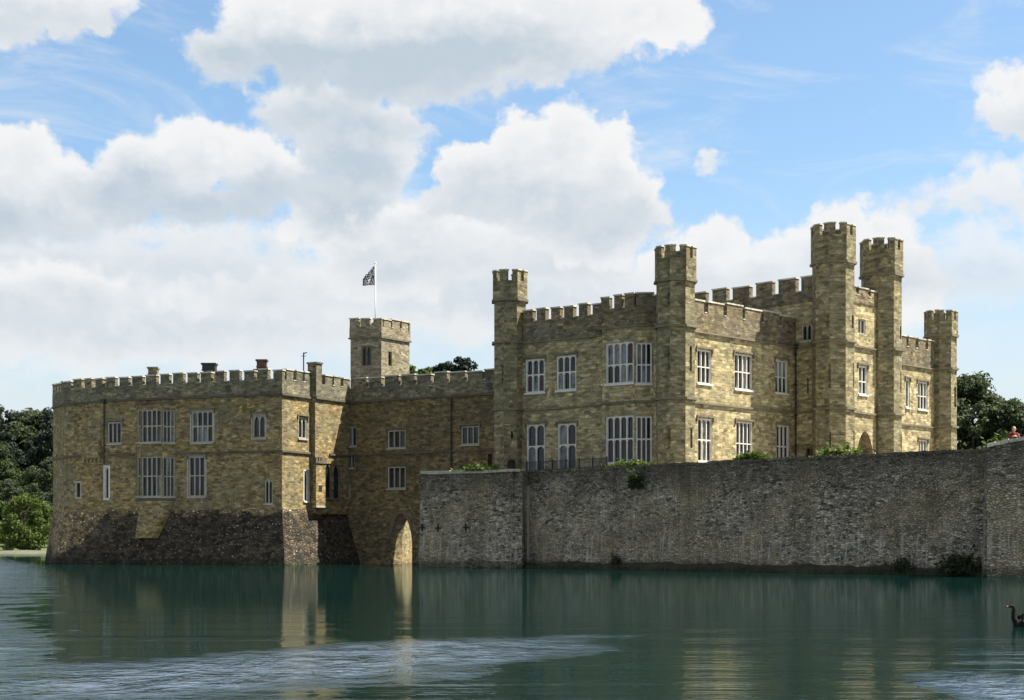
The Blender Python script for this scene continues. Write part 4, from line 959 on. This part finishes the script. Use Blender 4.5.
gl = n.n('ShaderNodeBsdfGlossy', {'Color': (0.88, 0.95, 0.97, 1), 'Roughness': n.math('ADD', 0.02, n.math('MULTIPLY', ruff, 0.06)), 'Normal': bmp.outputs[0]})
murk = n.mix(n.mr(n.noise(WP, 0.06, 4).outputs[0], 0.35, 0.65), (0.0014, 0.0086, 0.0084), (0.0024, 0.0115, 0.0092))
df = n.n('ShaderNodeBsdfDiffuse', {'Color': murk})
fr = n.n('ShaderNodeFresnel', {'IOR': 1.33, 'Normal': bmp.outputs[0]}).outputs[0]
mx = n.n('ShaderNodeMixShader', {0: n.math('ADD', n.mr(fr, 0.0, 1.0, 0.06, 0.76), n.math('MULTIPLY', ruff, 0.62)), 1: df.outputs[0], 2: gl.outputs[0]})
n.n('ShaderNodeOutputMaterial', {'Surface': mx.outputs[0]})
w = MB(); w.poly([(-420, -30, 0), (420, -30, 0), (420, 330, 0), (-420, 330, 0)]); structure(w, 'water', wm)

# ------------------------------------------------------------------ TERRAIN beyond the lake, hills
gm, n = new_mat('meadow')
oc = n.n('ShaderNodeNewGeometry').outputs['Position']
c = n.ramp(n.noise(oc, 0.05, 6, 0.6).outputs[0], [(0.3, (0.035, 0.055, 0.014)), (0.5, (0.055, 0.08, 0.022)), (0.7, (0.09, 0.10, 0.035))])
finish(n, c, 0.95, n.noise(oc, 3.0, 5, 0.7).outputs[0], 0.6, 0.2)
def land(x, y):
    shore = 262+6*math.sin(x*0.03)+4*math.sin(x*0.011+1) if x < 10 else 190-0.05*x+6*math.sin(x*0.05)
    if x >= 10: shore = 150+max(0, 40-x)*2.6
    if x < 10: shore = 262+5*math.sin(x*0.04)
    if -20 < x < 10: shore = 160
    d = y-shore
    if y < -3: d = max(d, -3-y)                      # near bank under the photographer
    if x > 300 or x < -330: d = max(d, abs(x)-330)
    if d < 0: return -2.0
    return min(0.35+d*0.02, 2.0)+max(0, d-40)*0.045*(1 if y > 100 else 0)
g = MB(); xs = [-1600, -900, -600]+list(range(-420, 430, 14))+[600, 900, 1600]; ys = [-400, -120, -60, -30, -12, -4, 0, 3]+list(range(100, 420, 10))+[460, 520, 600, 750, 1000, 1500, 2500]
for i in range(len(xs)-1):
    for j in range(len(ys)-1):
        q = [(xs[i], ys[j]), (xs[i+1], ys[j]), (xs[i+1], ys[j+1]), (xs[i], ys[j+1])]; g.poly([(x, y, land(x, y) if not (ys[j] == 0 and y == 3) else -2.0) for x, y in q])
structure(g, 'ground', gm)
# pale gravel beach of the far bank
bm_ = MB(); prev = None
for i in range(60):
    x = -190+i*3.4; s = 260+5*math.sin(x*0.04)
    cur = [(x, s-6, -0.25), (x, s-2, 0.28), (x, s+4, 0.52+0.05*math.sin(x))]
    if prev:
        for k in range(2): bm_.poly([prev[k], cur[k], cur[k+1], prev[k+1]])
    prev = cur
M_BEACH = plain('pale_gravel', (0.075, 0.078, 0.050), 0.95, 0.3, 1.5)
structure(bm_, 'shore', M_BEACH)

# ------------------------------------------------------------------ TREES and plants
def leaf_cloud(mb, clumps, per, size, rnd, flat=0.75):
    per = int(per*1.7); size *= 0.72
    for (c, r) in clumps:
        for _ in range(per):
            d = Vector((rnd.gauss(0, 1), rnd.gauss(0, 1), rnd.gauss(0, 1))).normalized(); k = rnd.random()**0.45
            p = c+Vector((d.x*r, d.y*r, d.z*r*flat))*k
            nrm = (d*0.7+Vector((rnd.uniform(-1, 1), rnd.uniform(-1, 1), rnd.uniform(-0.2, 1)))).normalized()
            a = nrm.orthogonal().normalized(); b = nrm.cross(a); ang = rnd.uniform(0, 6.28); a, b = a*math.cos(ang)+b*math.sin(ang), b*math.cos(ang)-a*math.sin(ang)
            s = size*rnd.uniform(0.6, 1.4)
            mb.poly([p-a*s, p-b*s*0.55, p+a*s, p+b*s*0.55])
def tree_meshes(h, w, seed, leafm, nclump=60, per=55, size=0.42, shape='round', trunk=True, low=0.12):
    rnd = random.Random(seed); cl = []; tr = MB()
    r0 = h*0.022+0.08
    top = h*0.8; tr.tube([(0, 0, -0.5), (rnd.uniform(-.2, .2), rnd.uniform(-.2, .2), h*0.3), (rnd.uniform(-.5, .5), rnd.uniform(-.5, .5), h*0.6), (rnd.uniform(-.6, .6), 0, top)], [r0*1.2, r0, r0*0.6, r0*0.2], 8)
    for i in range(nclump):
        for _ in range(40):
            u = rnd.random(); z = h*(low+(0.94-low)*u)
            if shape == 'round': prof = math.sin(math.pi*min(1, (u*0.86+0.13)))**0.6
            elif shape == 'flat': prof = 0.55+0.42*u
            elif shape == 'cone': prof = (1-u)**0.75+0.12
            else: prof = (0.55+0.45*math.sin(u*9+seed))*math.sin(math.pi*min(1, u*0.82+0.15))**0.6
            a = rnd.uniform(0, 2*math.pi); rr = w/2*prof*math.sqrt(rnd.uniform(0.12, 1))*(1+0.22*math.sin(3*a+seed)+0.15*math.sin(5*a+u*7))
            c = Vector((math.cos(a)*rr, math.sin(a)*rr, z))
            if all((c-o).length > 0.50*w/8 for o, _ in cl): break
        r = w*rnd.uniform(0.075, 0.145); cl.append((c, r))
        if i % 3 == 0:
            zt = max(h*0.12, c.z-rr*0.7-0.6); tr.tube([(0, 0, zt), (c.x*0.5, c.y*0.5, (zt+c.z)/2+0.2), (c.x*0.92, c.y*0.92, c.z)], [r0*0.42, r0*0.25, 0.03], 5)
    lm_ = MB(); leaf_cloud(lm_, cl, per, size, rnd); return lm_, tr
def make_tree(name, label, h, w, seed, leafm, loc, group=None, cat='tree', **kw):
    lm_, tr = tree_meshes(h, w, seed, leafm, **kw)
    t = thing(name, label, cat, loc, group)
    for nm, mb, mm in (('crown', lm_, leafm), ('trunk', tr, M_BARK)):
        o = mb.build(nm, mm, None, origin=(0, 0, 0)); o.location = (0, 0, 0); o.parent = t
    return t
def copy_tree(src, loc, rz, sc, label=None):
    c = src.copy(); COL.objects.link(c); c.location = loc; c.rotation_euler = (0, 0, rz); c.scale = sc
    if label: c['label'] = label
    for ch in src.children:
        k = ch.copy(); COL.objects.link(k); k.parent = c
    return c
def at(px, D, z=None):
    p = PL(px, D); return (p.x, p.y, land(p.x, p.y) if z is None else z)
GW = 'trees of the dark wood beyond the lake'
LWD = 'dark leafy tree of the dense wood rising beyond the water behind the keep'
wood1 = make_tree('broadleaf_tree', LWD, 19, 13, 1, M_LEAF_DK, at(12, 300), GW, nclump=85, per=85, size=0.42)
wood2 = make_tree('broadleaf_tree', LWD, 19, 12, 2, M_LEAF_MID, at(34, 297), GW, nclump=80, per=85, size=0.42, shape='lumpy')
wood3 = make_tree('pine_tree', LWD, 21, 10, 3, M_LEAF_CON, at(48, 330), GW, nclump=80, per=80, size=0.38, shape='lumpy', low=0.3)
rr = random.Random(8); srcs = [wood1, wood2, wood3]
for (D, y_top, step) in ((288, 490, 25), (318, 456, 24), (348, 432, 19), (385, 407, 13), (415, 405, 14)):
    px = -75+rr.uniform(0, 20)
    while px < 88:
        if not (D < 300 and 8 < px < 44):
            s = rr.choice(srcs+[wood3, wood3] if D > 340 else srcs if D > 300 else srcs[:2]); loc = at(px, D+rr.uniform(-7, 7)); hh = ZY(y_top+rr.uniform(-6, 14), loc[1])-loc[2]
            base_h = {wood1: 19, wood2: 19, wood3: 21}[s]; k = hh/base_h; q = max(0.8, k)*rr.uniform(0.95, 1.25)
            copy_tree(s, loc, rr.uniform(0, 6.28), (q, q, k))
        px += step*rr.uniform(0.75, 1.25)
k = (ZY(478, 300)-wood1.location.z)/19; wood1.scale = (k, k, k); k = (ZY(482, 297)-wood2.location.z)/19; wood2.scale = (k, k, k); k = (ZY(404, 330)-wood3.location.z)/21; wood3.scale = (0.9, 0.9, k)
make_tree('willow_bush', 'rounded bright green willow bush at the far water edge left of the keep', 9.3, 9.6, 14, M_LEAF_BR, at(23, 268), nclump=75, per=90, size=0.30, shape='round', low=0.03)
# behind the link and at the right
make_tree('lime_tree', 'light green treetop showing above the dark range parapet beside the square tower', 24.0, 4.6, 21, M_LEAF_BR, at(425, 205), nclump=110, per=60, size=0.32, shape='flat', low=0.5)
make_tree('cedar_tree', 'dark bluish treetop showing above the dark range parapet beside the tall left turret', 24.7, 6.2, 22, M_LEAF_CON, at(457, 200), nclump=140, per=60, size=0.32, shape='flat', low=0.5)
make_tree('oak_tree', 'large dark tree beside the far right turret behind the moat wall', 21.3, 11.5, 31, M_LEAF_DK, at(970, 190), nclump=210, per=95, size=0.36, low=0.1)
make_tree('ash_tree', 'lower dark tree at the right picture edge behind the person in red', 18, 9.5, 32, M_LEAF_DK, at(1016, 186), nclump=140, per=80, size=0.36, low=0.1, shape='lumpy')
make_tree('ash_tree', 'dark tree filling the gap between the large tree and the lower tree at the right', 14.5, 10, 33, M_LEAF_MID, at(994, 205), nclump=120, per=80, size=0.36, low=0.05)

def plant(name, label, loc, w, d, h, seed, mat, n=60, size=0.14, cat='plant', droop=0.0, blades=0.0, ax=None, group=None):
    rnd = random.Random(seed); m = MB(); a = Vector(ax) if ax is not None else Vector((1, 0)); b = Vector((-a.y, a.x)); L = Vector(loc)
    for i in range(n):
        u, v = rnd.gauss(0, 0.4), rnd.gauss(0, 0.4); u = max(-1, min(1, u)); v = max(-1, min(1, v))
        hm = h*(0.35+0.65*rnd.random())*(1-0.55*u*u)*(0.7+0.5*mnoise.noise(Vector((u*4+seed, v*3, 0))))
        bx = L+Vector((a.x*u*w/2+b.x*v*d/2, a.y*u*w/2+b.y*v*d/2, 0))
        lean = Vector((rnd.uniform(-.4, .4), rnd.uniform(-.4, .4), 0))*hm; tip = bx+lean+Vector((0, 0, hm-droop*rnd.random()))
        if rnd.random() < blades:
            sd = Vector((rnd.uniform(-1, 1), rnd.uniform(-1, 1), 0)).normalized()*0.035; md_ = bx.lerp(tip, 0.55)+Vector((0, 0, 0.08*hm))
            m.poly([bx-sd, bx+sd, md_+sd*0.8, md_-sd*0.8]); m.poly([md_-sd*0.8, md_+sd*0.8, tip])
        else:
            for k in range(3):
                p = bx.lerp(tip, 0.3+0.35*k)+Vector((rnd.uniform(-.12, .12), rnd.uniform(-.12, .12), rnd.uniform(-.05, .08)))
                e = Vector((rnd.uniform(-1, 1), rnd.uniform(-1, 1), rnd.uniform(-.6, .6))).normalized(); f = e.cross(Vector((rnd.uniform(-1, 1), rnd.uniform(-1, 1), rnd.uniform(0, 1)))).normalized(); s = size*rnd.uniform(0.6, 1.4)
                m.poly([p-e*s, p-f*s*0.55, p+e*s, p+f*s*0.55])
    o = m.build(name, mat, origin=loc); return tag(o, label, cat, group)
def on_wall(W, px, d, z): s = W.at(px); return W.p(s, z, d)
tA_ = aW.t; tM = mW.t
plant('wall_plant', 'bright green weeds spilling along the top of the angled bastion', on_wall(aW, 479, -0.1, 6.72), 3.9, 0.8, 0.72, 1, M_LEAF_BR, 260, 0.13, ax=tA_, droop=0.25)
plant('wall_plant', 'yellow-green grass strip on the wall top below the large bay window', on_wall(mW, 627, -0.25, 6.68), 4.6, 0.6, 0.55, 2, M_GRASS, 460, 0.10, ax=tM, blades=0.75)
plant('ivy', 'dark ivy tuft hanging on the moat wall below the large bay window', on_wall(mW, 639, 0.20, 5.15), 1.5, 0.4, 1.5, 3, M_LEAF_MID, 150, 0.13, ax=tM, cat='ivy')
plant('wall_plant', 'green weeds on the wall top below the sunlit windows', on_wall(mW, 748, -0.35, 6.68), 3.2, 0.5, 0.75, 4, M_LEAF_BR, 190, 0.12, ax=tM, droop=0.1, blades=0.3)
plant('shrub', 'sprawling light green shrub on the wall top in front of the tallest turret', on_wall(mW, 832, -0.7, 6.5), 4.0, 0.9, 1.25, 5, M_LEAF_BR, 230, 0.14, ax=tM, cat='shrub', droop=0.2)
plant('shrub', 'bright yellow-green shrub at the joint of the moat wall and round bastion', on_wall(mW, 988, -1.2, 6.1), 1.5, 0.9, 1.75, 6, M_LEAF_BR, 150, 0.13, cat='shrub')
plant('reed_tuft', 'dark reed tuft at the foot of the moat wall right of centre', on_wall(foot, 908, 0.7, 0.15), 1.4, 0.7, 1.2, 7, M_LEAF_DK, 160, 0.12, cat='reeds', ax=tM, blades=0.8)
plant('reed_tuft', 'largest dark weedy tuft in the corner beside the round bastion', on_wall(foot, 968, 0.75, 0.1), 2.8, 1.0, 1.5, 8, M_LEAF_DK, 380, 0.14, cat='reeds', ax=tM, blades=0.6)
plant('reed_tuft', 'small dark tuft at the wall foot nearest the angled bastion', on_wall(foot, 622, 0.5, 0.3), 0.9, 0.5, 0.9, 9, M_LEAF_DK, 90, 0.12, cat='reeds', ax=tM, blades=0.6)
rr = random.Random(77)
# low grass growing all along the mud ledge: nobody could count it
gms = MB()
for i in range(1500):
    s = rr.uniform(0, foot.L); b = foot.A+foot.t*s; d = rr.uniform(0.25, 1.2); h = rr.uniform(0.08, 0.38)*(0.6+0.9*max(0, mnoise.noise(Vector((b.x*.6, b.y*.6, 9)))))
    p = Vector(foot.p(s, 0.22*(1.3-d), d)); sd = Vector((rr.uniform(-1, 1), rr.uniform(-1, 1), 0)).normalized()*0.04; gms.poly([p-sd, p+sd, p+Vector((rr.uniform(-.2, .2), rr.uniform(-.2, .2), h))])
tag(gms.build('ledge_grass', M_LEAF_DK), kind='stuff')['label'] = 'dark grass and weed along the foot of the moat wall'
# ------------------------------------------------------------------ iron railing on the wall before the tall windows
rl = thing('railing', 'thin dark iron railing in front of the tall ground floor windows', 'railing', on_wall(mW, 565, -0.3, ZW))
s0, s1 = mW.at(523), mW.at(603); m = MB(); z0, z1 = ZW+0.05, ZW+0.66
m.wbox(mW, s0, s1, z1, z1+0.05, -0.38, -0.32); m.wbox(mW, s0, s1, z0+0.06, z0+0.10, -0.37, -0.33); m.build('rail', M_IRON, rl)
m = MB(); s = s0
while s < s1: m.wbox(mW, s, s+0.022, z0, z1-0.001, -0.361, -0.339); s += 0.115
m.build('bars', M_IRON, rl)
m = MB(); s = s0
while s < s1+0.1: m = MB(); m.wbox(mW, s-0.03, s+0.03, z0-0.2, z1+0.14, -0.40, -0.30); m.build('post', M_IRON, rl); s += (s1-s0)/6
# ------------------------------------------------------------------ PEOPLE
def skin_mat(name, c): return plain(name, c, 0.6, 0.12, 20.0, 0.3, bstr=0.05)
M_SKIN = skin_mat('skin', (0.50, 0.30, 0.21)); M_RED = plain('red_jacket_cloth', (0.11, 0.014, 0.013), 0.9, 0.2, 12.0); M_GREYHAIR = plain('pale_grey_hair', (0.22, 0.19, 0.15), 0.8, 0.25, 25.0)
M_DKHAIR = plain('dark_hair', (0.02, 0.014, 0.010), 0.7, 0.3, 25.0); M_NAVY = plain('navy_cloth', (0.02, 0.025, 0.05), 0.9, 0.2, 12.0); M_EYE = plain('eye', (0.03, 0.02, 0.015), 0.3, 0.1, 5.0)
def person(label, loc, face, hair_m, coat_m, lean=0.0, elbows=False, scale=1.0, head_turn=0.0):
    """standing figure, feet at loc, facing 'face' radians; with elbows=True the trunk leans forward and the forearms lie on a wall"""
    t = thing('person', label, 'person', loc)
    M4 = Matrix.Rotation(face-math.pi/2, 4, 'Z')
    def X(p): q = M4 @ (Vector(p)*scale); return q+Vector(loc)          # local: +y forward, +x to the figure's right
    hip = Vector((0, 0, 0.93)); ca, sa = math.cos(lean), math.sin(lean)
    def T(x, f, h): return Vector((x, f*ca+h*sa, 0.93-f*sa+h*ca))        # trunk coordinates above the hip
    def tubeX(m, pts, r, k=10, mat=None): m.tube([X(p) for p in pts], [v*scale for v in r], k, mat)
    def ballX(m, c, r, k=14, mat=None): m.ball(X(c), tuple(v*scale for v in (r if isinstance(r, tuple) else (r, r, r))), k, mat)
    b = MB()
    for s in (-1, 1):
        tubeX(b, [(s*0.09, 0, 0.93), (s*0.10, 0.02, 0.70), (s*0.10, 0.03, 0.50), (s*0.10, 0.0, 0.30), (s*0.10, -0.01, 0.09)], [0.095, 0.085, 0.058, 0.055, 0.038])
        tubeX(b, [(s*0.10, -0.05, 0.045), (s*0.105, 0.06, 0.045), (s*0.115, 0.17, 0.028)], [0.042, 0.042, 0.026])
    tubeX(b, [T(0, 0, -0.05), T(0, 0.01, 0.10), T(0, 0, 0.28), T(0, 0, 0.42), T(0, 0, 0.50), T(0, 0.0, 0.56)], [0.145, 0.135, 0.145, 0.155, 0.11, 0.06])
    for s in (-1, 1): ballX(b, T(s*0.155, 0, 0.455), 0.07)
    tubeX(b, [T(0, 0, 0.50), T(0, 0.015, 0.60), T(0, 0.03, 0.66)], [0.06, 0.053, 0.055])
    Hc = T(0, 0.05, 0.74); Hm = Matrix.Rotation(head_turn, 3, 'Z')
    def Hd(x, y, z): return Hc+Hm @ Vector((x, y, z))
    ballX(b, Hd(0, 0, 0.02), (0.077, 0.095, 0.105)); ballX(b, Hd(0, 0.025, -0.055), (0.056, 0.068, 0.062))
    tubeX(b, [Hd(0, 0.085, 0.02), Hd(0, 0.112, -0.018), Hd(0, 0.088, -0.026)], [0.009, 0.016, 0.012], 8)
    ballX(b, Hd(0, 0.082, -0.058), (0.024, 0.012, 0.010), 8)
    for s in (-1, 1): ballX(b, Hd(s*0.078, -0.005, 0.0), (0.012, 0.022, 0.032), 8)
    hands = []
    for s in (-1, 1):
        sh = T(s*0.185, 0, 0.45)
        if elbows: el = Vector((s*0.25, sh.y+0.20, 1.19)); wr = Vector((s*0.07+0.02, el.y+0.19, 1.235))
        else: el = T(s*0.235, -0.02, 0.16); wr = el+Vector((s*0.0, 0.09, -0.24))
        tubeX(b, [sh, sh.lerp(el, 0.5), el, el.lerp(wr, 0.35), wr], [0.058, 0.05, 0.042, 0.042, 0.028])
        d = (wr-el).normalized(); side = d.cross(Vector((0, 0, 1))); side = side.normalized() if side.length > 0.1 else Vector((0, 1, 0)); up = side.cross(d)
        palm = wr+d*0.055
        tubeX(b, [wr, wr+d*0.045, wr+d*0.09], [0.026, 0.036, 0.032])
        for k, ln in enumerate((0.066, 0.076, 0.071, 0.055)):
            o = (k-1.5)*0.0185; p0 = wr+d*0.085+side*o; p1 = p0+d*ln*0.55; p2 = p1+(d*0.7-up*0.6)*ln*0.5
            tubeX(b, [p0, p1, p2], [0.0105, 0.0095, 0.0075], 6)
        q0 = wr+d*0.03-side*s*0.028; tubeX(b, [q0, q0+(d*0.6-side*s*0.7)*0.04, q0+(d*0.9-side*s*0.6)*0.072], [0.013, 0.0115, 0.009], 6)
        hands.append((sh, el, wr))
    ob = b.build('body', M_SKIN, t, smooth=True)
    rm = ob.modifiers.new('one_skin', 'REMESH'); rm.mode = 'VOXEL'; rm.voxel_size = 0.009*scale; rm.use_smooth_shade = True
    e = MB()
    for s in (-1, 1): ballX(e, Hd(s*0.031, 0.083, 0.012), (0.012, 0.008, 0.007), 8)
    e.build('eyes', M_EYE, t, smooth=True)
    c = MB()
    tubeX(c, [T(0, 0, -0.10), T(0, 0.01, 0.10), T(0, 0, 0.28), T(0, 0, 0.42), T(0, 0, 0.51), T(0, 0.005, 0.57)], [0.165, 0.155, 0.165, 0.175, 0.125, 0.07])
    for s, (sh, el, wr) in zip((-1, 1), hands):
        ballX(c, T(s*0.16, 0, 0.455), 0.088); tubeX(c, [sh, sh.lerp(el, 0.5), el, wr.lerp(el, 0.15)], [0.075, 0.066, 0.057, 0.042])
    oc_ = c.build('jacket', coat_m, t, smooth=True); rm = oc_.modifiers.new('one_cloth', 'REMESH'); rm.mode = 'VOXEL'; rm.voxel_size = 0.014*scale; rm.use_smooth_shade = True
    tr = MB()
    for s in (-1, 1): tubeX(tr, [(s*0.088, 0, 0.96), (s*0.10, 0.02, 0.70), (s*0.10, 0.03, 0.50), (s*0.10, 0.0, 0.30), (s*0.10, -0.01, 0.08)], [0.11, 0.10, 0.076, 0.072, 0.068])
    ot = tr.build('trousers', M_NAVY, t, smooth=True); rm = ot.modifiers.new('one_cloth', 'REMESH'); rm.mode = 'VOXEL'; rm.voxel_size = 0.014*scale; rm.use_smooth_shade = True
    hr = MB()
    ballX(hr, Hd(0, -0.018, 0.045), (0.084, 0.094, 0.095)); ballX(hr, Hd(0, -0.045, -0.01), (0.076, 0.064, 0.09))
    for s in (-1, 1): ballX(hr, Hd(s*0.062, -0.005, 0.03), (0.022, 0.05, 0.05), 10)
    oh = hr.build('hair', hair_m, t, smooth=True); rm = oh.modifiers.new('one_mass', 'REMESH'); rm.mode = 'VOXEL'; rm.voxel_size = 0.010*scale; rm.use_smooth_shade = True
    # shoes
    so = MB()
    for s in (-1, 1): tubeX(so, [(s*0.10, -0.065, 0.05), (s*0.105, 0.06, 0.05), (s*0.115, 0.19, 0.035)], [0.05, 0.05, 0.034])
    so.build('shoes', M_DARK, t, smooth=True)
    return t
def toward(px, D, px2, D2): a, b = PL(px, D), PL(px2, D2); return math.atan2((b-a).y, (b-a).x)
stand = PL(1013.0, 81.25); dirc = Vector((-0.1, -1.0)).normalized()
person('person in a dark red jacket with pale hair leaning elbows on the round bastion', (stand.x, stand.y, 5.85), math.atan2(dirc.y, dirc.x), M_GREYHAIR, M_RED, lean=0.30, elbows=True, head_turn=0.9)
q = PL(834.5, 97); person('person walking behind the wall, reddish hair just showing by the light green shrub', (q[0], q[1], ZTER), math.atan2(tM.y, tM.x), plain('auburn_hair', (0.10, 0.03, 0.018), 0.7, 0.3, 25.0), M_NAVY, scale=0.98)
q = PL(875, 95); person('person with dark hair just showing above the wall near the arched entrance', (q[0], q[1], ZTER-0.06), math.atan2(-tM.y, -tM.x), M_DKHAIR, M_RED, scale=0.98)

# ------------------------------------------------------------------ BLACK SWAN
M_SWAN = plain('black_feathers', (0.005, 0.005, 0.0055), 0.75, 0.3, 14.0, 0.12); M_BEAK = plain('red_beak', (0.10, 0.010, 0.008), 0.45, 0.15, 10.0); M_WHITEF = plain('white_feather', (0.72, 0.72, 0.70), 0.8, 0.1, 10.0)
sp = PL(1029.5, 32.6); sw = thing('black_swan', 'black swan swimming at the right edge of the water', 'swan', (sp.x, sp.y, 0))
b = MB(); sc = 1.0
def SX(x, y, z): return (sp.x+x, sp.y+y, z)
# trunk lofted front (left) to tail, neck and head
ring = [(-0.33, 0.05, 0.06, 0.02), (-0.27, 0.105, 0.09, 0.02), (-0.16, 0.165, 0.13, 0.035), (0.0, 0.185, 0.165, 0.06), (0.18, 0.155, 0.155, 0.09), (0.32, 0.10, 0.11, 0.12), (0.44, 0.05, 0.05, 0.16), (0.50, 0.02, 0.02, 0.18)]
rows = []
for (x, ry, rz, zc) in ring: rows.append([Vector(SX(x, ry*math.cos(2*math.pi*j/16), zc+rz*math.sin(2*math.pi*j/16)*(1.0 if math.sin(2*math.pi*j/16) > 0 else 0.9))) for j in range(16)])
for i in range(len(rows)-1):
    for j in range(16): b.poly([rows[i][j], rows[i+1][j], rows[i+1][(j+1) % 16], rows[i][(j+1) % 16]])
b.poly(list(rows[0])); b.poly(list(reversed(rows[-1])))
nk = [(-0.20, 0, 0.04), (-0.275, 0, 0.085), (-0.325, 0, 0.18), (-0.325, 0, 0.29), (-0.315, 0, 0.36), (-0.335, 0, 0.405), (-0.375, 0, 0.418)]
b.tube([SX(*p) for p in nk], [0.085, 0.066, 0.052, 0.044, 0.038, 0.036, 0.037], 12)
b.ball(SX(-0.395, 0, 0.412), (0.048, 0.034, 0.034), 12)
ob = b.build('body', M_SWAN, sw, smooth=True); rm = ob.modifiers.new('one_skin', 'REMESH'); rm.mode = 'VOXEL'; rm.voxel_size = 0.009; rm.use_smooth_shade = True
m = MB(); m.tube([SX(-0.43, 0, 0.408), SX(-0.47, 0, 0.398), SX(-0.505, 0, 0.388)], [0.018, 0.014, 0.008], 8); m.build('beak', M_BEAK, sw, smooth=True)
for s in (-1, 1):
    m = MB()
    for i in range(7):
        for j in range(6):
            def wp(u, v): x = -0.20+0.60*u; y = s*(0.165*math.sin(math.pi*min(1, 0.25+u*0.7))**0.6*(1-0.35*v)+0.018); return SX(x, y, 0.075+0.19*v*math.sin(math.pi*min(1, 0.2+0.72*u))**0.7+0.05*u)
            m.poly([wp(i/7, j/6), wp((i+1)/7, j/6), wp((i+1)/7, (j+1)/6), wp(i/7, (j+1)/6)])
    o = m.build('wing', M_SWAN, sw, smooth=True); md = o.modifiers.new('thickness', 'SOLIDIFY'); md.thickness = 0.02
    f = MB()
    for k in range(5): f.tube([SX(-0.17+k*0.05, s*(0.178+0.004*k), 0.12+0.008*k), SX(-0.10+k*0.05, s*(0.186+0.003*k), 0.145+0.008*k)], [0.009, 0.006], 6)
    f.build('pale_feathers', M_WHITEF, o)
for s in (-1, 1): m = MB(); m.ball(SX(-0.415, s*0.031, 0.42), 0.006, 8); m.build('eye', M_BEAK, sw)
